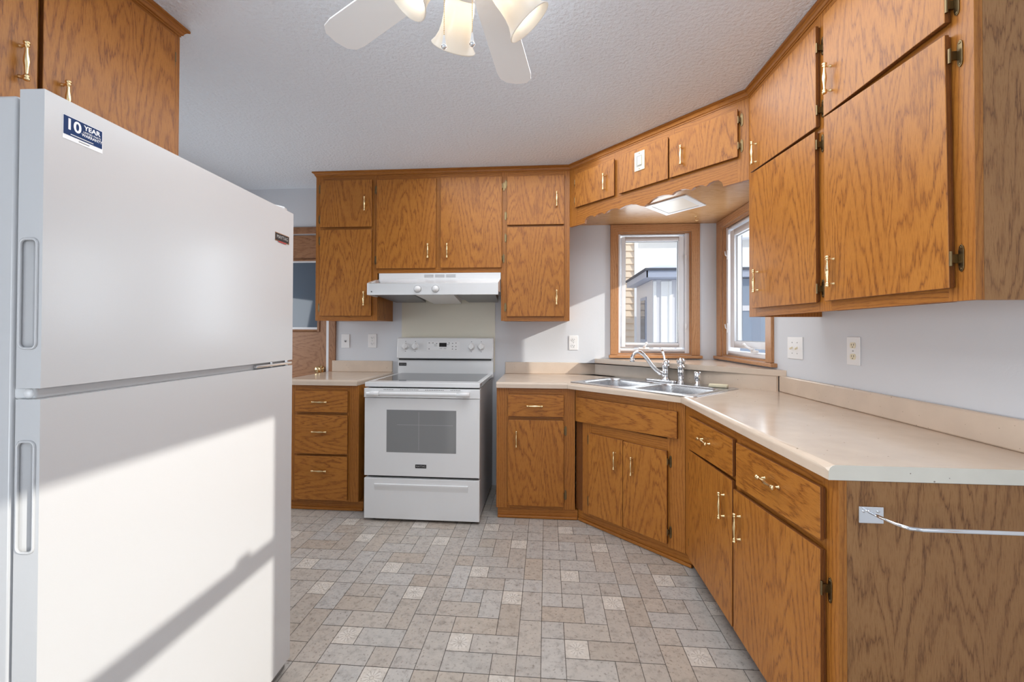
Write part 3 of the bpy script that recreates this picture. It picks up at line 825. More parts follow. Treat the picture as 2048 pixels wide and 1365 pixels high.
def base_sink():
    c = empty('base_cabinet', (25, 112, 0), 'angled oak sink base cabinet with two doors under a false drawer front', 'cabinet', 'oak base cabinets')
    mb = MB()
    A = DIAGB((2.0, -1.6, 0)); B = DIAGB((29.6, -1.6, 0))
    mb.prism([(A.x, A.y), (B.x, B.y), (32.0, 94.8), (51.6, 101.0), (51.6, 110), (30, 134), (10.5, 136.3), (9.2, 118)], 2.9, 25.0, WORLD, axis=2)
    mb.box((.9, -1.6, 2.9), (2.6, -1.1, 26), DIAGB)
    mb.build('carcass', M['oak_dark'], c)
    mb = MB(); mb.box((-.25, -1.0, 2.9), (2.6, -.75, 25.9), DIAGB); mb.build('slot_shade_strip', M['oak_dark'], c)  # board added in the slot; its dark tone paints the recess shade
    mb = MB()
    mb.box((2.5, -.75, 2.9), (5.4, 0, 25.75), DIAGB); mb.box((25.9, -.75, 2.9), (29.95, 0, 34.45), DIAGB)
    mb.box((0.05, -.75, 26.0), (1.3, 0, 34.45), DIAGB)
    mb.box((5.4, -.75, 2.9), (25.9, -.01, 4.4), DIAGB, 0); mb.box((2.5, -.75, 23.0), (25.9, -.01, 26.2), DIAGB, 0); mb.box((1.3, -.75, 32.0), (25.9, -.01, 34.45), DIAGB, 0)
    mb.build('face_frame', M['oak_solid'], c, bevel=.03)
    door(DIAGB, ((1.0, 26.1), (28.48, 26.65), (28.49, 32.5), (.92, 32.46)), c, 'false_drawer_front', grain=0)
    door(DIAGB, rect(4.9, 15.05, 3.55, 23.85), c, handle=(13.1, 18.8), hinges=(21.9, 6.4), side=-1)
    door(DIAGB, rect(15.15, 26.2, 3.7, 23.7), c, handle=(17.8, 18.6), hinges=(21.4, 6.3), side=1)
    mb = MB(); mb.box((.2, -3.4, 0.05), (31.0, -1.0, 2.85), DIAGB, 0); mb.build('toe_kick', M['oak_solid'], c)
    mb = MB(); mb.box((.5, -1.0, 0.05), (31.0, -.5, .75), DIAGB, 0); mb.build('shoe_moulding', M['oak_solid'], c, bevel=.15)
base_sink()

def base_right():
    c = empty('base_cabinet', (41, 69, 0), 'oak base cabinet run along the right wall with two drawers and two doors', 'cabinet', 'oak base cabinets')
    y0, y1 = Yn, 92.7
    mb = MB(); mb.box((Xb + .75, y0 + .75, 3.3), (Xr - .1, y1 - .2, 34.45)); mb.build('carcass', M['oak_dark'], c)
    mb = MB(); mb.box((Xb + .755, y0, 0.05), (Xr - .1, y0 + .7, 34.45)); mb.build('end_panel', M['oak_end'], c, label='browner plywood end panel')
    mb = MB()
    mb.box((y0, -.75, 3.3), (47.9, 0, 34.45), RIGHTB); mb.box((67.0, -.75, 3.3), (68.9, 0, 34.45), RIGHTB); mb.box((88.2, -.75, 3.3), (y1, 0, 34.45), RIGHTB)
    for a, b in ((3.3, 4.8), (25.4, 27.8), (32.3, 34.45)):
        mb.box((47.9, -.75, a), (67.0, -.01, b), RIGHTB, 0); mb.box((68.9, -.75, a), (88.2, -.01, b), RIGHTB, 0)
    mb.build('face_frame', M['oak_solid'], c, bevel=.03)
    door(RIGHTB, ((68.2, 27.2), (88.75, 25.95), (88.6, 32.6), (68.2, 32.95)), c, 'drawer', handle=(79.0, 29.85), grain=0, vertical=False)
    door(RIGHTB, ((47.15, 27.65), (67.05, 26.3), (67.0, 32.75), (47.15, 33.2)), c, 'drawer', handle=(56.8, 30.3), grain=0, vertical=False)
    door(RIGHTB, ((68.5, 4.25), (88.5, 4.25), (88.5, 25.85), (68.4, 26.55)), c, handle=(71.3, 21.6), hinges=(22.5, 7.4), side=1)
    door(RIGHTB, ((47.2, 4.3), (67.95, 4.3), (67.95, 25.5), (47.2, 26.75)), c, handle=(65.6, 20.6), hinges=(22.8, 7.4), side=-1)
    mb = MB(); mb.box((Xb + 3.0, y0 + .75, 0.05), (Xb + 4.0, y1, 3.25), WORLD, 1); mb.build('toe_kick', M['oak_dark'], c)
base_right()

# ------------------------------------------------------------------ countertops
def counter_slab(outer, hole, z0, z1, front_idx, name, parent, mat):
    """polygon slab with optional hole and a rolled front edge on the listed sides"""
    me = bpy.data.meshes.new(name); bm = bmesh.new()
    base = ORG[parent.name]
    def ring(pts, z): return [bm.verts.new((Vector((p[0], p[1], z)) - base) * S) for p in pts]
    ov = ring(outer, z1); edges = [bm.edges.new((ov[i], ov[(i + 1) % len(ov)])) for i in range(len(ov))]
    if hole:
        hv = ring(hole, z1); edges += [bm.edges.new((hv[i], hv[(i + 1) % len(hv)])) for i in range(len(hv))]
    r = bmesh.ops.triangle_fill(bm, use_beauty=True, use_dissolve=False, edges=edges)
    faces = [f for f in bm.faces]
    ex = bmesh.ops.extrude_face_region(bm, geom=faces)
    nv = [g for g in ex['geom'] if isinstance(g, bmesh.types.BMVert)]
    bmesh.ops.translate(bm, vec=(0, 0, (z0 - z1) * S), verts=nv)
    bmesh.ops.recalc_face_normals(bm, faces=bm.faces)
    bm.verts.ensure_lookup_table()
    sel = []
    zt = (z1 - base.z) * S
    key = lambda p: (round(p[0], 3), round(p[1], 3))
    fr = {frozenset((key(outer[i]), key(outer[(i + 1) % len(outer)]))) for i in front_idx}
    for e_ in bm.edges:
        a, b = e_.verts
        if abs(a.co.z - zt) < 1e-6 and abs(b.co.z - zt) < 1e-6:
            pa = (a.co / S + base); pb = (b.co / S + base)
            if frozenset((key(pa), key(pb))) in fr: sel.append(e_)
    bmesh.ops.bevel(bm, geom=sel, offset=.62 * S, segments=6, affect='EDGES', profile=0.5)
    bm.to_mesh(me); bm.free()
    for p in me.polygons: p.use_smooth = False
    me.materials.append(mat)
    o = bpy.data.objects.new(name, me); COL.objects.link(o); o.parent = parent; ORG[o.name] = base
    return o

SK0 = Vector((5.95, 114.6, 0)); SKA = Vector((.703, -.711, 0)); SKB = Vector((.711, .703, 0))
SINK = lambda p: SK0 + SKA * p[0] + SKB * p[1] + UP * p[2]

def counters():
    c = empty('countertop', (-62, 125, 34.5), 'short cream laminate countertop left of the range', 'countertop', 'laminate countertops')
    out = [(-71.9, Yw - .1), (-71.9, Yc), (-51.15, Yc), (-50.0, Yw - .1)]
    counter_slab(out, None, 34.5, 36.0, [1, 2], 'counter_slab', c, M['laminate'])
    mb = MB(); mb.box((-70.6, Yw - .85, 36.0), (-50.2, Yw - .05, 39.65)); mb.build('backsplash', M['laminate'], c, bevel=.15, seg=3)
    c = empty('countertop', (20, 110, 34.5), 'long angled cream laminate countertop around the corner sink', 'countertop', 'laminate countertops')
    out = [(-13.15, Yw - .1), (-13.15, Yc), (5.48, Yc), (Xc, 92.5), (Xc, Yn), (Xr - .05, Yn), (Xr - .05, Yw - .1)]
    hole = [SINK(p).to_2d() for p in ((1.2, 1.0, 0), (33.1, 1.0, 0), (33.1, 20.6, 0), (1.2, 20.6, 0))]
    o = counter_slab(out, [(h.x, h.y) for h in hole], 34.5, 36.0, [1, 2, 3], 'counter_slab', c, M['laminate'])
    # backsplashes
    mb = MB(); mb.box((-13.1, Yw - .85, 36.0), (10.3, Yw - .05, 39.65)); mb.build('backsplash', M['laminate'], c, bevel=.15, seg=3)
    mb = MB(); mb.box((Xr - .85, Yn + .05, 36.0), (Xr - .05, 101.2, 39.65)); mb.build('backsplash', M['laminate'], c, bevel=.3, seg=4)
    mb = MB()
    mb.prism([(10.2, Yw - .9), (15.4, Yw - .9), (52.0, 101.9), (52.0, 101.2), (51.6, 101.2), (15.0, 138.0 - .9)], 36.0, 39.55, WORLD, axis=2)
    mb.build('backsplash', M['laminate'], c)
    mb = MB()
    mb.prism([(15.3, Yw - .06), (53.0 - .1, Yw - .06), (53.0 - .1, 99.6), (52.9, 99.55), (15.2, 137.2)], 39.55, 40.9, WORLD, axis=2)
    mb.build('ledge', M['laminate'], c, bevel=.22, seg=4, label='raised corner shelf behind the sink')
    # applied end strip
    mb = MB()
    poly = [(Xc + .02, 34.5), (Xr - .06, 34.5), (Xr - .06, 35.98), (Xc + .62, 35.98), (Xc + .35, 35.9), (Xc + .16, 35.72), (Xc + .04, 35.45)]
    mb.prism(poly, Yn - .06, Yn - .005, WORLD, axis=1); mb.build('end_cap', M['laminate_end'], c, label='paler speckled end strip')
    # glued seams
    mb = MB()
    d = (SB - SA).normalized()
    mb.box((5.46, Yc - .015, 34.52), (5.51, Yc + .02, 35.4)); mb.build('seam', M['gray_print'], c); mb = MB(); mb.box((Xc - .015, 92.47, 34.52), (Xc + .02, 92.52, 35.4))
    mb.build('seam', M['gray_print'], c)
counters()

# ------------------------------------------------------------------ sink, faucet and what stands on it
def rrect(a0, a1, b0, b1, r, n=6):
    pts = []
    for cx, cy, st in ((a1 - r, b1 - r, 0), (a0 + r, b1 - r, 90), (a0 + r, b0 + r, 180), (a1 - r, b0 + r, 270)):
        for k in range(n + 1):
            t = math.radians(st + 90 * k / n); pts.append((cx + r * math.cos(t), cy + r * math.sin(t)))
    return pts
def sink():
    c = empty('sink', SINK((17, 11, 36)), 'double-bowl stainless steel sink in the angled corner counter', 'sink')
    base = ORG[c.name]
    me = bpy.data.meshes.new('rim'); bm = bmesh.new()
    outer = rrect(0, 34.4, 0, 21.8, 1.2); h1 = rrect(1.9, 16.2, 1.9, 16.8, 2.6); h2 = rrect(17.9, 32.5, 1.9, 16.8, 2.6)
    loops = []
    ed = []
    for pts in (outer, h1, h2):
        v = [bm.verts.new((SINK((p[0], p[1], 36.16)) - base) * S) for p in pts]; loops.append(v)
        ed += [bm.edges.new((v[i], v[(i + 1) % len(v)])) for i in range(len(v))]
    bmesh.ops.triangle_fill(bm, use_beauty=True, use_dissolve=False, edges=ed)
    def down(loop, pts, z, shrink, cen):
        nv = []
        for p in pts:
            q = (cen[0] + (p[0] - cen[0]) * shrink, cen[1] + (p[1] - cen[1]) * shrink)
            nv.append(bm.verts.new((SINK((q[0], q[1], z)) - base) * S))
        n = len(nv)
        for i in range(n):
            f = bm.faces.new((loop[i], loop[(i + 1) % n], nv[(i + 1) % n], nv[i])); f.smooth = True
        return nv
    v = down(loops[0], outer, 36.02, 1.004, (17.2, 10.9))
    bmesh.ops.recalc_face_normals(bm, faces=bm.faces)
    bm.to_mesh(me); bm.free(); me.materials.append(M['stainless'])
    o = bpy.data.objects.new('rim', me); COL.objects.link(o); o.parent = c; ORG[o.name] = base
    for pts, cen in ((h1, (9.05, 9.35)), (h2, (25.2, 9.35))):
        me = bpy.data.meshes.new('bowl'); bm = bmesh.new()
        loop = [bm.verts.new((SINK((p[0], p[1], 36.16)) - base) * S) for p in pts]
        for z, sh in ((35.95, .985), (35.5, .975), (31.0, .95), (29.6, .92), (29.2, .84), (29.05, .5)):
            loop = down(loop, pts, z, sh, cen)
        f = bm.faces.new(loop)
        bmesh.ops.recalc_face_normals(bm, faces=bm.faces)
        bm.to_mesh(me); bm.free(); me.materials.append(M['stainless'])
        o = bpy.data.objects.new('bowl', me); COL.objects.link(o); o.parent = c; ORG[o.name] = base
        mb = MB(); q = SINK((cen[0], cen[1], 29.06)); mb.lathe([(0, .02), (1.2, .02), (1.6, .1), (1.75, .12), (1.8, 0)], q, (0, 0, 1), 24); mb.build('drain', M['chrome'], c)
sink()

def faucet():
    c = empty('faucet', SINK((16.2, 19.6, 36.16)), 'chrome single-lever kitchen faucet with gooseneck spout behind the sink', 'faucet')
    mb = MB(); mb.prism(rrect(10.6, 19.6, 18.6, 20.8, 1.05), 36.17, 36.75, SINK, axis=2); mb.build('deck_plate', M['chrome'], c, bevel=.2, seg=3)
    b = SINK((16.4, 19.7, 36.75))
    mb = MB(); mb.lathe([(0, 0), (1.25, 0), (1.2, .3), (.98, .55), (.92, 1.5), (1.0, 1.7), (1.0, 2.0), (.9, 2.2), (.92, 3.3), (1.02, 3.5), (1.0, 3.8), (.8, 4.3), (.45, 4.65), (0, 4.75)], b, (0, 0, 1), 24)
    mb.build('faucet_body', M['chrome'], c)
    # spout swings over the left bowl
    tip = SINK((10.4, 13.4, 0)); b2 = b.to_3d(); dirv = (Vector((tip.x, tip.y, 0)) - Vector((b2.x, b2.y, 0)))
    P = lambda t, z: Vector((b2.x, b2.y, 0)) + dirv * t + UP * z
    path = [P(.05, 38.3), P(.16, 38.5), P(.28, 39.2), P(.42, 40.6), P(.55, 42.2), P(.66, 43.3), P(.76, 43.95), P(.85, 44.05), P(.93, 43.75), P(.98, 43.1), P(1.0, 42.4), P(1.0, 42.0)]
    mb = MB(); mb.tube(path, [.62, .60, .56, .52, .5, .48, .46, .45, .45, .47, .5, .5], 14); mb.build('spout', M['chrome'], c)
    mb = MB(); mb.lathe([(0, 0), (.5, 0), (.62, .12), (.62, .7), (.52, .8), (0, .85)], P(1.0, 41.4), (0, 0, 1), 16); mb.build('aerator', M['chrome'], c)
    hd = b + UP * 4.4
    side = (SKA * -0.55 + SKB * .3)
    mb = MB(); mb.sphere(hd + UP * .1 + SKA * .25, .85, 14, 8)
    mb.tube([hd + UP * .2, hd + UP * 1.0 + side * .9, hd + UP * 1.9 + side * 1.4, hd + UP * 2.7 + side * 2.2, hd + UP * 3.3 + side * 3.0], [.34, .26, .24, .34, .40], 12)
    mb.sphere(hd + UP * 3.35 + side * 3.05, .42, 10, 6)
    mb.build('lever_handle', M['chrome'], c)
    s0 = SINK((20.75, 19.7, 36.17))
    sp = empty('sink_sprayer', s0, 'chrome side sprayer standing right of the faucet spout', 'sprayer')
    mb = MB(); mb.lathe([(0, 0), (.95, 0), (.9, .35), (.68, .6), (.66, 1.1), (.8, 1.3), (.8, 1.5), (0, 1.5)], s0, (0, 0, 1), 20); mb.build('base', M['chrome'], sp)
    mb = MB(); mb.lathe([(0, 1.5), (.62, 1.5), (.82, 1.8), (.85, 3.2), (.78, 3.9), (.9, 4.1), (.9, 4.3), (.55, 4.6), (.5, 5.2)], s0, (0, 0, 1), 20); mb.build('grip', M['chrome'], sp)
    mb = MB(); q = s0 + UP * 5.7; mb.cyl(q + SKB * .9, q - SKB * .9, .78, 18); mb.sphere(q, .86, 16, 10); mb.build('spray_head', M['chrome'], sp)
    s1 = SINK((25.0, 19.9, 36.16))
    so = empty('soap_dispenser', s1, 'short chrome air-gap cap near the right end of the sink', 'soap dispenser')
    mb = MB(); mb.lathe([(0, 0), (.9, 0), (.85, .2), (.6, .4), (.58, 1.3), (0, 1.3)], s1, (0, 0, 1), 18); mb.build('base', M['chrome'], so)
    mb = MB(); mb.lathe([(0, 1.25), (.78, 1.25), (.84, 1.4), (.84, 3.0), (.75, 3.25), (0, 3.3)], s1, (0, 0, 1), 18); mb.build('cap', M['chrome'], so)
    mb = MB()
    pts = rrect(-2.1, 2.1, -1.0, 1.0, .5)
    q = SINK((30.6, 18.9, 36.2)); r = Matrix.Rotation(-.45, 3, 'Z')
    mb.prism(pts, 0.0, .75, lambda p: q + r @ Vector(p), axis=2)
    tag(mb.build('sponge', M['sponge'], bevel=.2, seg=3), 'pale yellow sponge lying on the right rear rim of the sink', 'sponge')
faucet()

# ------------------------------------------------------------------ range
def rng():
    c = empty('range', (-32, 122, 0), 'white freestanding electric range with glass top between the base cabinets', 'range')
    x0, x1 = -47.15, -16.9
    Yf = 108.73
    mb = MB(); mb.box((x0 + .25, Yf + 1.6, .9), (x1 - .2, Yw - 1.2, 34.6)); mb.build('body', M['range_side'], c, bevel=.1)
    mb = MB(); mb.box((x0 + .5, Yf + 1.4, .9), (x1 - .5, Yf + 1.8, 34.6)); mb.build('front_gap', M['dark_gap'], c)
    # cooktop frame
    mb = MB()
    mb.box((x0, Yf, 34.85), (x1, Yf + 3.9, 36.05)); mb.box((x0, Yf + 3.9, 34.85), (x0 + 1.0, Yw - 3.3, 36.05)); mb.box((x1 - 1.3, Yf + 3.9, 34.85), (x1, Yw - 3.3, 36.05))
    mb.box((x0 + 1.0, Yf + 3.9, 34.85), (x1 - 1.3, Yw - 3.3, 35.85))
    mb.build('cooktop', M['white_metal'], c, bevel=.14, seg=3)
    mb = MB(); mb.box((x0 + .95, Yf + 3.85, 35.85), (x1 - 1.25, Yw - 3.3, 36.02)); mb.build('glass_top', M['cooktop'], c)
    # backguard
    mb = MB(); mb.box((x0 - .25, Yw - 3.3, 34.9), (x1 + .2, Yw - .9, 46.6)); mb.build('backguard_base', M['white_metal'], c, bevel=.12)
    mb = MB()
    poly = [(Yw - 4.3, 40.7), (Yw - 4.4, 41.0), (Yw - 3.9, 46.9), (Yw - 3.5, 47.35), (Yw - 1.0, 47.4), (Yw - 1.0, 40.7)]
    mb.prism(poly, x0 - .3, x1 + .25, WORLD, axis=0); mb.build('backguard', M['white_metal'], c, bevel=.25, seg=3)
    mb = MB(); mb.box((x0 + .2, Yw - 3.7, 40.25), (x1 - .4, Yw - 3.25, 40.7)); mb.build('vent_slot', M['dark_gap'], c)
    nrm = Vector((0, -1, .085)).normalized()
    face_y = lambda z: Yw - 4.4 + (z - 41.0) * (.5 / 5.9)
    for x in (-44.65, -41.5, -23.45, -20.35):
        q = Vector((x, face_y(44.6), 44.6))
        mb = MB(); mb.lathe([(0, 0), (1.12, 0), (1.1, .35), (.95, .45), (.9, 1.0), (.78, 1.15), (0, 1.15)], q, nrm, 22)
        zz = nrm.cross(Vector((1, 0, 0)))
        K = lambda p, q=q: q + Vector((1, 0, 0)) * p[0] + nrm * p[1] + Vector((0, .085, 1)).normalized() * p[2]
        mb.box((-.2, 1.0, -.95), (.2, 1.35, .95), K)
        mb.build('knob', M['white_plastic'], c, bevel=.04)
        for dz in (1.55, -1.6):
            mb = MB(); mb.box((-.12, .0, dz - .1), (.12, .03, dz + .1), K); mb.build('knob_mark', M['gray_print'], c)
    F = lambda p: Vector((p[0], face_y(p[2]) - p[1], p[2]))
    mb = MB(); mb.box((-37.8, .0, 43.3), (-27.3, .04, 46.1), F); mb.build('control_panel', M['white_plastic'], c)
    mb = MB(); mb.box((-33.75, .03, 44.5), (-31.4, .08, 45.75), F); mb.build('display', M['display'], c)
    mb = MB()
    for (x, z) in ((-37.0, 45.7), (-35.8, 45.7), (-34.6, 45.55), (-30.6, 45.7), (-29.5, 45.6), (-28.4, 45.7), (-29.5, 44.6), (-28.4, 44.6), (-29.5, 43.8), (-28.4, 43.7), (-37.0, 43.8)):
        mb.box((x - .17, .03, z - .12), (x + .17, .05, z + .12), F)
    for (x, z) in ((-35.0, 45.15), (-34.9, 44.8), (-33.2, 43.95), (-31.9, 43.95), (-30.9, 45.2)):
        mb.box((x - .45, .03, z - .05), (x + .45, .05, z + .05), F)
    mb.build('button_print', M['gray_print'], c)
    st = MB(); st.box((-47.05, Yw - 3.34, 38.35), (-44.6, Yw - 3.3, 39.3)); s_ = st.build('sticker', M['black'], c)
    text_part('print', 'MADE IN USA', .36, M['silver_print'], s_, (-45.82, Yw - 3.35, 38.82), (1, 0, 0), (0, 0, 1), .005, sx=.95)
    # oven door
    mb = MB(); mb.box((x0, Yf, 11.85), (x1, Yf + 1.5, 32.0)); d_ = mb.build('oven_door', M['white_metal'], c, bevel=.12, seg=3)
    mb = MB(); mb.box((x0 - .12, Yf - .15, 32.1), (x1 + .05, Yf + 1.5, 34.5)); mb.build('door_trim', M['white_metal'], d_, bevel=.12)
    mb = MB(); mb.box((-41.25, Yf - .03, 18.0), (-22.95, Yf + .02, 28.97)); mb.build('oven_window', M['oven_glass'], d_)
    mb = MB()
    mb.box((-38.5, Yf - .036, 25.1), (-23.8, Yf - .031, 25.17)); mb.box((-32.75, Yf - .036, 18.6), (-32.68, Yf - .031, 28.5)); mb.build('oven_rack', M['gasket'], d_)
    mb = MB()
    hz, hy = 33.35, Yf - 1.75
    mb.tube([(-45.8, hy, hz), (-42.6, hy, hz)], .68, 14); mb.tube([(-42.6, hy, hz), (-42.3, hy, hz), (-22.8, hy, hz), (-22.5, hy, hz)], [.60, .52, .52, .60], 14)
    mb.tube([(-22.5, hy, hz), (-19.2, hy, hz)], .62, 14)
    for x in (-44.5, -20.4): mb.box((x - .7, hy, hz - .45), (x + .7, Yf, hz + .35))
    mb.build('oven_handle', M['white_metal'], d_)
    for a, b in ((-42.0, -39.3), (-37.6, -32.2), (-31.0, -25.6), (-24.4, -21.6)):
        n = int((b - a) / .45); mb = MB()
        for i in range(n): mb.box((a + i * .45, Yf - .17, 34.1), (a + i * .45 + .22, Yf - .14, 34.28))
        mb.build('vent_holes', M['gray_print'], d_)
    mb = MB(); mb.box((-33.6, Yf - .04, 14.05), (-30.7, Yf, 14.98)); bd = mb.build('badge', M['black'], d_)
    text_part('badge_print', 'MAYTAG', .62, M['silver_print'], bd, (-32.15, Yf - .05, 14.5), (1, 0, 0), (0, 0, 1), .005, sx=1.0)
    # storage drawer with a scooped grip
    mb = MB(); mb.box((x0 - .02, Yf, .75), (x1 + .02, Yf + 1.4, 11.2)); dr = mb.build('storage_drawer', M['white_metal'], c, bevel=.12, seg=3)
    mb = MB()
    mb.prism([(Yf + .02, 9.85), (Yf - .32, 9.75), (Yf - .3, 9.2), (Yf - .06, 8.6), (Yf + .02, 7.9)], -44.4, -19.8, WORLD, axis=0); mb.build('drawer_grip', M['white_metal'], dr, bevel=.06)
    for x in (-45.0, -18.6):
        for y in (Yf + 2.0, Yw - 4):
            mb = MB(); mb.cyl((x, y, 0.02), (x, y, 1.0), .6, 12); mb.build('foot', M['black'], c)
rng()

def splash():
    mb = MB(); mb.box((-47.3, Yw - .12, 36.3), (-16.5, Yw - .01, 59.6)); tag(mb.build('splash_panel', M['splash']), 'beige splash panel on the wall between range and hood', 'wall panel')
splash()

# ------------------------------------------------------------------ range hood
def hood():
    c = empty('range_hood', (-31.8, 128, 59.6), 'white under-cabinet range hood above the range', 'range hood')
    x0, x1 = -50.2, -13.25
    yf = 117.7
    mb = MB()
    # front panel below the cabinet, sloping top, front lip
    poly = [(Yw - .2, 66.55), (Yu - .05, 66.55), (Yu - .05, 64.75), (yf + .15, 62.95), (yf, 62.8), (yf, 59.62), (yf + .5, 59.55), (yf + .5, 60.6), (Yw - .2, 60.9)]
    mb.prism(poly, x0 + .5, x1 - .05, WORLD, axis=0)
    mb.prism([(Yu - 4.9, 63.45), (yf + .15, 62.95), (yf, 62.8), (yf, 59.62), (yf + 1, 59.55), (Yu - .8, 59.4), (Yu - .8, 64.5)], x0 - .4, x0 + .5, WORLD, axis=0)
    mb.build('hood_shell', M['white_metal'], c, bevel=.06)
    mb = MB()
    for xa, xb in ((-35.95, -33.2), (-32.7, -29.9), (-29.4, -26.55)):
        for i in range(4): mb.box((xa, Yu - .09, 65.25 + i * .24), (xb, Yu - .04, 65.36 + i * .24))
    mb.build('louvre', M['gasket'], c)
    for x in (-36.0, -30.9):
        mb = MB(); mb.lathe([(0, 0), (.95, 0), (.92, .3), (.72, .42), (.68, .75), (0, .78)], (x, yf, 61.2), (0, -1, 0), 22); mb.build('knob', M['white_plastic'], c)
        mb = MB(); mb.lathe([(.98, 0), (1.08, 0), (1.08, .05), (.98, .05)], (x, yf, 61.2), (0, -1, 0), 22); mb.build('knob_ring', M['gasket'], c)
    mb = MB(); mb.lathe([(0, 0), (.2, 0), (.2, .04), (0, .04)], (-49.3, yf, 60.5), (0, -1, 0), 12); mb.build('badge', M['gray_grille'], c)
    for xa, xb in ((-49.2, -37.5), (-25.5, -14.2)):
        mb = MB(); mb.hexa([(xa, yf + 1.2, 59.75), (xb, yf + 1.2, 59.75), (xa + 1, Yw - 3, 58.6), (xb - 1, Yw - 3, 58.6), (xa, yf + 1.2, 60.5), (xb, yf + 1.2, 60.5), (xa + 1, Yw - 3, 60.5), (xb - 1, Yw - 3, 60.5)])
        mb.build('grease_filter', M['mesh_filter'], c)
    mb = MB(); mb.hexa([(-37.0, yf + 1.2, 59.6), (-26.0, yf + 1.2, 59.6), (-36, Yw - 2, 58.2), (-27, Yw - 2, 58.2), (-37, yf + 1.2, 60.5), (-26, yf + 1.2, 60.5), (-36, Yw - 2, 60.5), (-27, Yw - 2, 60.5)])
    mb.build('lamp_cover', M['white_plastic'], c)
hood()

# ------------------------------------------------------------------ refrigerator
def fridge():
    th = math.radians(2.3)
    nn = (math.cos(th), math.sin(th)); tt = (-math.sin(th), math.cos(th))
    FR = Frame((-37.32, 62.22), tt, nn)            # s runs from -34.4 (near) to 0 (far); d out of the door faces
    c = empty('refrigerator', FR((-17, -15, 0)), 'white top-freezer refrigerator standing on the left', 'refrigerator')
    s0, s1 = -34.35, -1.75
    D = -1.85
    mb = MB(); mb.box((s0 + .15, -30.5, .9), (s1 - .1, D - .45, 66.2), FR); mb.build('cabinet_body', M['fridge_white'], c, bevel=.25, seg=3)
    mb = MB(); mb.box((s0 + .8, D - .45, 2.4), (s1 - .8, D + .02, 66.0), FR); mb.build('door_gasket', M['gasket'], c)
    mb = MB(); mb.box((s0 + .25, D - .5, 44.15), (s1 - .1, D + 1.15, 45.05), FR); mb.build('divider', M['fridge_side'], c, bevel=.2)
    def fdoor(name, z0, z1, hz0, hz1):
        mb = MB()
        # door shell with a pocket grip in its near edge
        mb.box((s0 + 1.1, D, z0), (s1, -.0, z1), FR)
        mb.box((s0, D, z0), (s0 + 1.1, 0, hz0), FR); mb.box((s0, D, hz1), (s0 + 1.1, 0, z1), FR)
        mb.box((s0, D, hz0), (s0 + 1.1, D + .22, hz1), FR); mb.box((s0, -.42, hz0), (s0 + 1.1, 0, hz1), FR)
        o = mb.build(name, M['fridge_white'], c)
        # rounded lip around the grip
        mb = MB()
        r = .10; aa, bb = D + .24, -.36
        loop = []
        cor = .38
        for cx, cz, st in ((bb - cor, hz1 - cor, 0), (aa + cor, hz1 - cor, 90), (aa + cor, hz0 + cor, 180), (bb - cor, hz0 + cor, 270)):
            for k in range(6):
                t = math.radians(st + 18 * k); loop.append(FR((s0 - .02, cx + cor * math.cos(t), cz + cor * math.sin(t))))
        loop.append(loop[0]); mb.tube(loop, r, 8, cap=False)
        # scooped floor of the grip: rises from the back lip and dives behind the front lip
        pts = [(D + .2, .06), (D + .45, .16), (D + .75, .36), (D + 1.05, .62), (D + 1.3, .86), (-.4, .98), (-.4, 1.1), (D + .2, 1.1)]
        mb.prism([(s0 + q, dd) for dd, q in pts], hz0, hz1, FR, axis=2)
        mb.build('pocket_handle', M['fridge_white'], o)
        return o
    fz = fdoor('freezer_door', 45.0, 66.5, 47.85, 55.7)
    rd = fdoor('refrigerator_door', 1.6, 44.2, 33.3, 41.2)
    # badge near the hinge side
    mb = MB(); mb.box((-6.3, 0, 61.75), (-3.0, .07, 62.75), FR); b = mb.build('badge', M['black'], fz, bevel=.03)
    mb = MB(); 
    for lo, hi in (((-6.36, 0, 61.68), (-2.94, .05, 61.76)), ((-6.36, 0, 62.74), (-2.94, .05, 62.82)), ((-6.36, 0, 61.7), (-6.28, .05, 62.8)), ((-3.02, 0, 61.7), (-2.94, .05, 62.8))): mb.box(lo, hi, FR)
    mb.build('badge_rim', M['chrome'], b)
    mb = MB(); mb.box((-5.6, .05, 61.55), (-3.7, .075, 61.74), FR); mb.build('badge_stripe', M['red_print'], b)
    text_part('badge_print', 'MAYTAG', .68, M['silver_print'], b, FR((-4.65, .08, 62.27)), FR.t, UP, .006)
    # warranty sticker
    mb = MB(); mb.box((-33.15, 0, 63.55), (-30.15, .02, 65.35), FR); st = mb.build('warranty_sticker', M['white_print'], fz)
    mb = MB(); mb.box((-33.1, .02, 63.9), (-30.2, .03, 65.32), FR); mb.build('sticker_field', M['navy'], st)
    text_part('sticker_print', '10', 1.15, M['white_print'], st, FR((-32.4, .035, 64.72)), FR.t, UP, .003, sx=1.0, bold=.03)
    text_part('sticker_print', 'YEAR', .50, M['white_print'], st, FR((-31.0, .035, 64.98)), FR.t, UP, .003, sx=1.05, bold=.015)
    text_part('sticker_print', 'LIMITED PARTS', .215, M['white_print'], st, FR((-31.0, .035, 64.62)), FR.t, UP, .003, sx=.95)
    text_part('sticker_print', 'WARRANTY', .31, M['white_print'], st, FR((-31.0, .035, 64.38)), FR.t, UP, .003, sx=.92, bold=.006)
    mb = MB(); mb.box((-32.6, .03, 64.0), (-30.9, .034, 64.07), FR); mb.build('sticker_line', M['silver_print'], st)
    mb = MB(); mb.box((-32.0, .02, 63.70), (-31.2, .024, 63.76), FR); mb.build('sticker_line', M['gray_print'], st)
    # hinges
    mb = MB(); mb.prism([(-8.0, -3.2), (-2.4, -3.2), (-1.9, -1.6), (-2.3, -.6), (-3.4, -.4), (-5.0, -1.4)], 66.5, 67.15, FR, axis=2); mb.build('hinge_cover', M['fridge_white'], c, bevel=.2, seg=3)
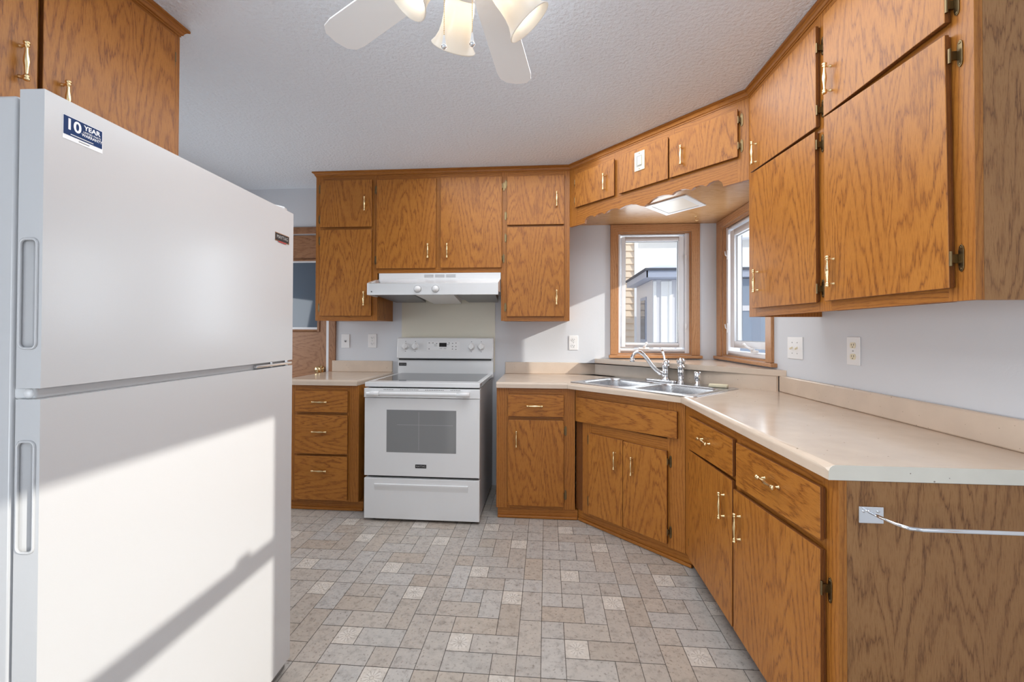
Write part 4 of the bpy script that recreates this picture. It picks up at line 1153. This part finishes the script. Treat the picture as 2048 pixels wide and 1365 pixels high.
    mb = MB(); mb.box((-9.6, -1.2, 44.35), (-1.4, -.25, 44.72), FR); mb.cyl(FR((-2.4, -.6, 44.2)), FR((-2.4, -.6, 45.0)), .3, 10); mb.cyl(FR((-6.0, -.6, 44.25)), FR((-6.0, -.6, 44.95)), .22, 10); mb.build('centre_hinge', M['chrome'], c, bevel=.05)
    mb = MB(); mb.cyl(FR((s0 + .2, -1.15, 44.6)), FR((s0 + 1.4, -1.15, 44.6)), .36, 12); mb.build('divider_cap', M['white_plastic'], c)
    mb = MB(); mb.box((s0 + .3, -4.0, .15), (s1 - 3.4, -1.0, 1.5), FR); mb.build('toe_grille', M['gray_grille'], c)
    mb = MB(); mb.box((s1 - 3.4, -4.0, .3), (s1 - .3, -.6, 1.3), FR); mb.build('hinge_foot', M['gray_grille'], c)
    for s in (s0 + 1.5, s1 - 1.5):
        mb = MB(); mb.cyl(FR((s, -27, .02)), FR((s, -27, 1.0)), .8, 12); mb.cyl(FR((s, -4.5, .02)), FR((s, -4.5, 1.0)), .8, 12); mb.build('foot', M['black'], c)
fridge()

# ------------------------------------------------------------------ windows
def casing_frame(mb, T_, o, i, d0, d1, top_only=False):
    s0, s1, z0, z1 = o; a0, a1, b0, b1 = i
    mb.slab(((s0, z0), (a0, b0), (a0, b1), (s0, z1)), d0, d1, T_, 2)
    mb.slab(((a1, b0), (s1, z0), (s1, z1), (a1, b1)), d0, d1, T_, 2)
    mb.slab(((a0, b1), (a1, b1), (s1, z1), (s0, z1)), d0, d1, T_, 0)

def ring4(mb, T_, o, i, d0, d1):
    s0, s1, z0, z1 = o; a0, a1, b0, b1 = i
    mb.box((s0, d0, z0), (a0, d1, z1), T_); mb.box((a1, d0, z0), (s1, d1, z1), T_)
    mb.box((a0, d0, z0), (a1, d1, b0), T_, 0); mb.box((a0, d0, b1), (a1, d1, z1), T_, 0)

def make_window(name, T_, casing_o, opening, frame_i, sash_o, glass, sill, crank, crank_dir, latch_side):
    root = bpy.data.objects.new(name, None); COL.objects.link(root)
    ctr = T_(((opening[0] + opening[1]) / 2, 0, opening[2])); root.location = ctr * S; ORG[root.name] = ctr
    tag(root, kind='structure')
    mb = MB(); casing_frame(mb, T_, (casing_o[0], casing_o[1], opening[2], casing_o[3]), (opening[0], opening[1], opening[2], opening[3]), 0.0, .75)
    mb.build('casing', M['oak_trim'], root, bevel=.08)
    mb = MB(); ring4(mb, T_, (opening[0] - .02, opening[1] + .02, opening[2], opening[3] + .02), (opening[0] + .35, opening[1] - .35, opening[2] + .5, opening[3] - .35), -4.5, -.02)
    mb.build('jamb', M['oak_trim'], root)
    mb = MB(); mb.box((sill[0], -.02, 41.25), (sill[1], 1.5, 42.15), T_, 0); mb.build('sill', M['oak_trim'], root, bevel=.15, seg=3)
    fo = (opening[0] + .3, opening[1] - .3, opening[2] + .55, opening[3] - .3)
    mb = MB(); ring4(mb, T_, fo, frame_i, -4.2, -.9); mb.build('vinyl_frame', M['vinyl'], root, bevel=.08)
    mb = MB(); ring4(mb, T_, sash_o, glass, -3.4, -1.15); sh = mb.build('sash', M['vinyl'], root, bevel=.15, seg=3)
    mb = MB(); mb.box((glass[0] - .2, -2.3, glass[2] - .2), (glass[1] + .2, -2.2, glass[3] + .2), T_); mb.build('glass_pane', M['glass'], sh)
    mb = MB(); g = .22
    ring4(mb, T_, glass, (glass[0] + g, glass[1] - g, glass[2] + g, glass[3] - g), -2.19, -1.95); mb.build('glazing_bead', M['gasket'], sh)
    # crank operator
    cx, cz = crank
    mb = MB(); mb.box((cx - 1.6, -.95, cz - .45), (cx + 1.6, -.2, cz + .25), T_); k = mb.build('crank_base', M['white_plastic'], root, bevel=.2, seg=3)
    mb = MB(); d = crank_dir
    mb.tube([T_((cx, -.4, cz + .25)), T_((cx + d * .9, 0, cz + .5)), T_((cx + d * 2.4, .1, cz + .9)), T_((cx + d * 4.2, .15, cz + 1.5))], [.42, .34, .28, .30], 10)
    mb.sphere(T_((cx + d * 4.3, .15, cz + 1.55)), .42, 10, 6); mb.build('crank_handle', M['white_plastic'], root)
    for z in (opening[2] + 8.5, opening[3] - 8.5):
        mb = MB(); sx = frame_i[latch_side]; q = 1 if latch_side == 0 else -1
        mb.box((sx - q * .5, -.95, z - 1.4), (sx - q * .05, -.7, z + 1.4), T_); mb.tube([T_((sx - q * .3, -.8, z - .5)), T_((sx - q * .25, -.3, z)), T_((sx - q * .3, -.2, z + 1.1))], .16, 8); mb.build('sash_lock', M['white_plastic'], root)
    return root
WB = Frame((0, Yw), (1, 0), (0, -1))
WR = Frame((Xr, 0), (0, 1), (-1, 0))
make_window('window_1', WB, (20.05, 47.35, 42.2, 83.15), W1, (23.4, 43.2, 44.0, 80.0), (23.75, 43.1, 44.6, 79.6), (25.0, 41.5, 45.9, 78.2), (19.6, 47.9), (30.6, 44.35), 0.15, 1)
make_window('window_2', WR, (104.7, 137.0, 42.2, 83.15), W2, (109.0, 132.6, 43.9, 79.8), (109.3, 131.6, 45.0, 79.2), (110.6, 128.9, 46.8, 77.4), (103.3, 137.6), (115.5, 44.5), 1.0, 1)
def plain_window(name, T_, op, rails):
    root = bpy.data.objects.new(name, None); COL.objects.link(root)
    ctr = T_(((op[0] + op[1]) / 2, 0, op[2])); root.location = ctr * S; ORG[root.name] = ctr; tag(root, kind='structure')
    mb = MB(); ring4(mb, T_, (op[0] - 2.3, op[1] + 2.3, op[2] - 2.3, op[3] + 2.3), (op[0] - .02, op[1] + .02, op[2] - .02, op[3] + .02), 0.0, .75); mb.build('casing', M['oak_trim'], root)
    mb = MB(); ring4(mb, T_, op, (op[0] + 1.0, op[1] - 1.0, op[2] + 1.0, op[3] - 1.0), -4.2, -.5); mb.build('vinyl_frame', M['vinyl'], root)
    mb = MB()
    for lo, hi in rails: mb.box(lo, hi, T_)
    mb.build('rail', M['vinyl'], root)
    mb = MB(); mb.box((op[0] + .9, -3.2, op[2] + .9), (op[1] - .9, -3.05, op[3] - .9), T_); mb.build('glass_pane', M['glass'], root)
plain_window('window_3', WR, W3, [((W3[0] + 1, -3.0, 56.6), (W3[1] - 1, -1.2, 58.6)), ((9.8, -2.6, 58.6), (12.0, -1.4, 59.4))])
WREAR = Frame((0, YR), (1, 0), (0, 1))
plain_window('added_window_rear', WREAR, W4, [((-16.5, -3.6, 4), (-13.5, -1.2, 79))])  # unseen glazing added behind the camera to go with the rear fill

WLEFT = Frame((XL, 0), (0, 1), (1, 0))
plain_window('added_window_left', WLEFT, W5, [((-51.0, -3.6, 11), (-49.0, -1.2, 81))])  # unseen window added in the left wall for its fill light

# ------------------------------------------------------------------ hall door
def hall_door():
    root = bpy.data.objects.new('door_1', None); COL.objects.link(root)
    ctr = Vector(((D1[0] + D1[1]) / 2, Yw, 0)); root.location = ctr * S; ORG[root.name] = ctr; tag(root, kind='structure')
    mb = MB(); mb.box((D1[1] - .02, 0, 0.02), (D1[1] + 2.3, .7, 84.0), WB); mb.box((D1[0] - 2.3, 0, 0.02), (D1[0] + .02, .7, 84.0), WB); mb.box((D1[0] + .02, 0, D1[3]), (D1[1] - .02, .7, 84.0), WB, 0)
    mb.build('casing', M['oak_door'], root, bevel=.1)
    mb = MB(); mb.box((D1[1] - 1.2, -4.8, 0.02), (D1[1] - .03, -.05, 81.5), WB); mb.build('jamb', M['vinyl'], root)
    gx0, gx1, gz0, gz1 = -101.5, -76.6, 49.9, 73.0
    mb = MB(); ring4(mb, WB, (D1[0] + .2, D1[1] - 1.3, .4, 81.6), (gx0 - .8, gx1 + .8, gz0 - .8, gz1 + .8), -2.6, -.9); s_ = mb.build('door_slab', M['oak_door'], root)
    mb = MB(); ring4(mb, WB, (gx0 - .8, gx1 + .8, gz0 - .8, gz1 + .8), (gx0, gx1, gz0, gz1), -2.4, -.6); mb.build('glazing_frame', M['oak_door'], s_, bevel=.1)
    mb = MB(); mb.box((gx0, -1.9, gz0), (gx1, -1.8, gz1), WB); mb.build('glass_pane', M['glass_dark'], s_)
    mb = MB(); mb.box((gx0, -1.75, gz0), (gx1, -1.3, gz0 + .7), WB, 0); mb.box((gx0, -1.75, gz1 - .5), (gx1, -1.3, gz1), WB, 0); mb.build('glass_stop', M['vinyl'], s_)
    mb = MB()
    p = Vector((-75.3, Yw + .9, 36.6))
    mb.lathe([(0, 0), (1.3, 0), (1.25, .25), (.6, .4), (.5, 1.2), (.95, 1.6), (1.15, 2.1), (1.0, 2.55), (0, 2.7)], p, (0, -1, 0), 20); mb.build('door_knob', M['brass'], s_)
hall_door()

# ------------------------------------------------------------------ wall plates
def plate(T_, s, z, kind, label, name, cat, mat='white_plastic', inner='white_plastic', w=2.9, h=4.6, group=None):
    c = empty(name, T_((s, 0, z - h / 2)), label, cat, group)
    mb = MB(); mb.box((s - w / 2, 0.0, z - h / 2), (s + w / 2, .22, z + h / 2), T_); mb.build('plate', M[mat], c, bevel=.12, seg=3)
    if kind == 'outlet':
        for dz in (.98, -.98):
            mb = MB(); mb.prism([(s + .68 * math.cos(t) , z + dz + .56 * max(-.9, min(.9, 1.25 * math.sin(t)))) for t in [2 * math.pi * k / 20 for k in range(20)]], .2, .31, T_); so = mb.build('socket', M[inner], c)
            mb = MB()
            mb.box((s - .31, .30, z + dz - .05), (s - .22, .33, z + dz + .30), T_); mb.box((s + .22, .30, z + dz - .05), (s + .31, .33, z + dz + .26), T_); mb.cyl(T_((s, .30, z + dz - .3)), T_((s, .33, z + dz - .3)), .1, 8)
            mb.build('slots', M['black'], so)
        mb = MB(); mb.cyl(T_((s, .2, z)), T_((s, .28, z)), .12, 8); mb.build('screw', M['gasket'], c)
    elif kind == 'jack':
        mb = MB(); mb.box((s - .35, .2, z - .25), (s + .35, .3, z + .3), T_); mb.build('jack', M['gasket'], c)
        mb = MB(); mb.box((s - .15, .29, z - .35), (s + .22, .33, z - .1), T_); mb.build('jack_opening', M['black'], c)
    elif kind == 'switches':
        for ds in (-.92, .92):
            mb = MB(); mb.hexa([(s + ds - .18, .2, z - .12), (s + ds + .18, .2, z - .12), (s + ds - .16, .75, z - .38), (s + ds + .16, .75, z - .38), (s + ds - .18, .2, z + .3), (s + ds + .18, .2, z + .3), (s + ds - .16, .75, z - .05), (s + ds + .16, .75, z - .05)], T_); mb.build('toggle', M['ivory'], c)
            for dz in (1.15, -1.15):
                mb = MB(); mb.cyl(T_((s + ds, .2, z + dz)), T_((s + ds, .26, z + dz)), .12, 8); mb.build('screw', M['gasket'], c)
    return c
plate(WB, -66.35, 46.1, 'jack', 'white phone jack plate on the back wall nearest the hall door', 'phone_jack', 'phone jack')
plate(WB, -57.2, 46.2, 'outlet', 'white outlet on the back wall just left of the range', 'wall_outlet', 'outlet', group='wall outlets')
plate(WB, 8.6, 45.9, 'outlet', 'white outlet in the sunlit wall left of the corner window', 'wall_outlet', 'outlet', group='wall outlets')
plate(WR, 78.6, 46.1, 'outlet', 'white plate outlet with cream sockets on the right wall', 'wall_outlet', 'outlet', inner='ivory', group='wall outlets', w=3.2, h=4.9)
plate(WR, 96.1, 46.0, 'switches', 'white double toggle switch plate on the right wall beside the window', 'light_switch', 'light switch', w=5.6, h=4.7)

# ------------------------------------------------------------------ towel bar on the end panel
def towel_bar():
    c = empty('towel_bar', (38, Yn - 1.5, 31.2), 'chrome towel bar on the end of the right base cabinet', 'towel bar')
    for x in (32.05, 50.6):
        mb = MB(); mb.box((x - 1.15, Yn - .12, 30.35), (x + 1.15, Yn - .005, 31.98)); mb.build('mounting_plate', M['chrome'], c, bevel=.08)
        mb = MB()
        for a in (-.75, .6):
            mb = MB(); mb.cyl((x + a, Yn - .1, 31.55), (x + a, Yn - .2, 31.55), .13, 8); mb.build('screw', M['chrome'], c)
    y = Yn - 3.4; z = 31.3
    mb = MB(); mb.tube([(31.9, Yn - .1, 31.45), (32.1, Yn - 1.0, 31.4), (32.5, Yn - 2.4, 31.35), (33.1, y + .15, z + .02), (34.0, y, z), (40, y, z), (49, y, z), (49.9, Yn - 2.8, z), (50.6, Yn - .1, 31.4)], [.15, .15, .16, .2, .2, .2, .2, .16, .15], 10)
    mb.build('bar', M['chrome'], c)
towel_bar()

# ------------------------------------------------------------------ ceiling fan
def fan():
    hx, hy = -6.9, 39.9
    c = empty('ceiling_fan', (hx, hy, Zc), 'white ceiling fan with four lit ribbed glass shades', 'ceiling fan')
    mb = MB(); mb.lathe([(0, Zc - .02), (3.6, Zc - .02), (3.4, Zc - 1.2), (1.6, Zc - 2.2), (1.2, Zc - 3.0)], (hx, hy, 0), (0, 0, 1), 32); mb.build('canopy', M['fan_white'], c)
    mb = MB(); mb.lathe([(0, Zc - 2.8), (3.2, Zc - 3.2), (4.6, Zc - 4.5), (4.8, Zc - 7.6), (4.2, Zc - 9.4), (3.0, Zc - 10.0), (0, Zc - 10.0)], (hx, hy, 0), (0, 0, 1), 40); mb.build('motor_housing', M['fan_white'], c)
    for ang in (148, 84, 10, -64, -138):
        a = math.radians(ang); u = Vector((math.cos(a), math.sin(a), 0)); w = Vector((-math.sin(a), math.cos(a), 0))
        tilt = math.radians(7)
        B = lambda p: Vector((hx, hy, 86.1)) + u * p[0] + (w * math.cos(tilt) + UP * math.sin(tilt)) * p[1] + (UP * math.cos(tilt) - w * math.sin(tilt)) * p[2]
        pts = [(6.5, -1.9), (8.5, -2.1), (20.8, -2.45), (22.3, -2.25), (23.2, -1.5), (23.5, 0), (23.2, 1.5), (22.3, 2.25), (20.8, 2.45), (8.5, 2.1), (6.5, 1.9)]
        mb = MB(); mb.prism(pts, -.12, .12, B, axis=2); bl = mb.build('blade', M['fan_white'], c, bevel=.05)
        mb = MB(); mb.prism([(3.5, -.8), (6.0, -.9), (8.3, -1.6), (8.3, 1.6), (6.0, .9), (3.5, .8)], .12, .3, B, axis=2); mb.build('blade_bracket', M['fan_white'], bl)
    kx, ky, kz = -7.4, 40.2, 1.1
    mb = MB(); mb.lathe([(0, 87.2), (2.6, 87.2), (2.9, 86.4), (2.6, 85.0), (2.9, 84.6), (3.0, 83.6), (2.4, 82.6), (1.2, 82.0), (.5, 81.6), (0, 81.5)], (kx, ky, kz), (0, 0, 1), 32); kit = mb.build('light_kit', M['fan_white'], c)
    for th, out in ((22, .675), (116, .74), (204, .65), (296, .70)):
        a = math.radians(th); u = Vector((math.cos(a), math.sin(a), 0))
        ax = (u * out - UP * math.sqrt(1 - out * out)).normalized()
        neck = Vector((kx, ky, 82.2 + kz)) + u * 3.0
        mb = MB(); mb.tube([Vector((kx, ky, 83.4 + kz)) + u * 1.6, Vector((kx, ky, 83.3 + kz)) + u * 2.4, neck - ax * .4], .55, 10); mb.lathe([(0, -.5), (1.3, -.5), (1.4, .1), (1.25, .15)], neck, ax, 24); mb.build('lamp_holder', M['fan_white'], kit)
        prof = [(1.15, 0.0), (1.38, .35), (1.45, 1.0), (1.45, 1.9), (1.5, 2.7), (1.68, 3.5), (1.98, 4.15), (2.3, 4.55), (2.36, 4.6)]
        mb = MB(); mb.lathe(prof, neck, ax, 72, rib=.006); sh = mb.build('glass_shade', M['shade'], kit)
        sm = sh.modifiers.new('thick', 'SOLIDIFY'); sm.thickness = .09 * S; sm.offset = -1
        mb = MB(); mb.sphere(neck + ax * 1.5, .75, 14, 10); mb.lathe([(.45, 0), (.5, .9), (.7, 1.4)], neck, ax, 14); mb.build('bulb', M['bulb'], sh)
    for x, y, z0 in ((-9.4, 38.4, 75.0), (-6.8, 38.4, 75.1)):
        mb = MB(); z = 82.0
        while z > z0 + 1.2:
            mb.sphere((x, y, z), .055, 6, 4); z -= .17
        mb.tube([(x, y, 82.0), (x, y, z0 + 1.1)], .018, 5)
        pc = mb.build('pull_chain', M['brass'], c)
        mb = MB(); mb.lathe([(0, z0 + 1.3), (.08, z0 + 1.25), (.12, z0 + .9), (.22, z0 + .35)], (x, y, 0), (0, 0, 1), 12); mb.build('chain_fob', M['white_plastic'], pc)
        mb = MB(); mb.sphere((x, y, z0 + .25), .26, 12, 8); mb.build('fob_ball', M['chrome'], pc)
fan()
lamp('fan_light', 'AREA', 4.5, (0.95, 0.96, 0.96), (-7.4, 40.2, 74.2), shape='DISK', size=14 * S)

# ------------------------------------------------------------------ outdoors
def outdoors():
    mb = MB(); mb.box((-300, Yw + 8, -32), (500, 900, -30)); mb.box((Xr + 8, -400, -32), (900, Yw + 8, -30)); mb.box((-300, -700, -32), (Xr + 8, YR - 8, -30)); tag(mb.build('ground', M['snow']), kind='structure')
    # metal shed
    c = empty('shed', (110, 290, -30), 'pale metal shed with snowy roof seen through the sink window', 'shed')
    cx = 63.0
    mb = MB(); mb.box((cx, 262, -30), (cx + 33, 307, 80.9)); mb.build('wall', M['shed_wall'], c)
    mb = MB()
    x = cx + .3
    while x < cx + 30:
        for a, b, d in ((0, 1.2, 1.0), (4.5, 5.3, .5)):
            mb.box((x + a, 262 - d, -30), (x + a + b + .6, 262.1, 80))
        x += 9.0
    mb.build('wall_cladding', M['corrugated'], c, bevel=.3)
    mb = MB(); mb.box((cx - 6.0, 251, 81.0), (cx + 33, 252, 84.8)); mb.box((cx - 6.2, 251, 81.0), (cx - 5.2, 311, 84.8)); mb.box((cx - 5.2, 252, 81.0), (cx + 33, 311, 81.8)); mb.build('fascia', M['fascia'], c)
    mb = MB(); mb.box((cx - 6.8, 250, 84.8), (cx + 33, 312, 86.2)); mb.build('roof', M['shingle'], c)
    mb = MB(); mb.hexa([(cx - 6.2, 251, 86.2), (cx + 33, 251, 86.2), (cx - 6.2, 311, 86.2), (cx + 33, 311, 86.2), (cx + 2, 256, 88.5), (cx + 33, 256, 88.5), (cx + 2, 310, 92), (cx + 33, 310, 92)]); mb.build('roof_snow', M['snow'], c, bevel=.8)
    mb = MB(); mb.box((cx - .5, 277, 42), (cx + .1, 293, 72)); w_ = mb.build('window_frame', M['fascia'], c)
    mb = MB(); mb.box((cx - .7, 279, 45), (cx - .3, 291, 70)); mb.build('window_glass', M['glass_dark'], w_)
    g_ = empty('outbuilding', (214, 258, -30), 'blue-grey outbuilding wall seen through the right window', 'outbuilding')
    mb = MB(); mb.box((101.2, 256, -30), (330, 261.9, 80.5)); mb.build('wall', M['gray_house'], g_)
    mb = MB(); mb.box((101, 255.4, 62), (330, 256, 65)); mb.build('trim_board', M['shed_wall'], g_)
    mb = MB(); mb.box((101, 251, 81.0), (332, 252, 84.8)); mb.box((101, 252, 81.0), (332, 311, 81.8)); mb.build('fascia', M['fascia'], g_)
    mb = MB(); mb.box((101, 250, 84.8), (333, 312, 86.2)); mb.build('roof', M['shingle'], g_)
    mb = MB(); mb.box((101, 251, 86.2), (332, 311, 88.4)); mb.build('roof_snow', M['snow'], g_)
    # clapboard house
    c = empty('house', (60, 380, -30), 'tan clapboard house at the left edge of the sink window view', 'house')
    mb = MB()
    z = -30
    while z < 190:
        mb.hexa([(-120, 339.0, z), (67.8, 339.0, z), (-120, 410, z), (67.8, 410, z), (-120, 340, z + 5.1), (67.8, 340, z + 5.1), (-120, 410, z + 5.1), (67.8, 410, z + 5.1)]); z += 5.1
    mb.build('siding', M['clapboard'], c)
    mb = MB(); mb.box((67.8, 338.5, -30), (70.6, 411, 190)); mb.build('corner_board', M['white_plastic'], c)
    # house seen through the side window
    c = empty('house', (300, 460, -30), 'white house with snow on its roof behind the metal shed', 'house')
    mb = MB(); mb.box((72, 425, -30), (520, 520, 138)); mb.build('wall', M['cream_house'], c)
    mb = MB(); mb.box((66, 417, 138), (528, 528, 144)); mb.build('roof_snow', M['snow'], c, bevel=1.5)
outdoors()
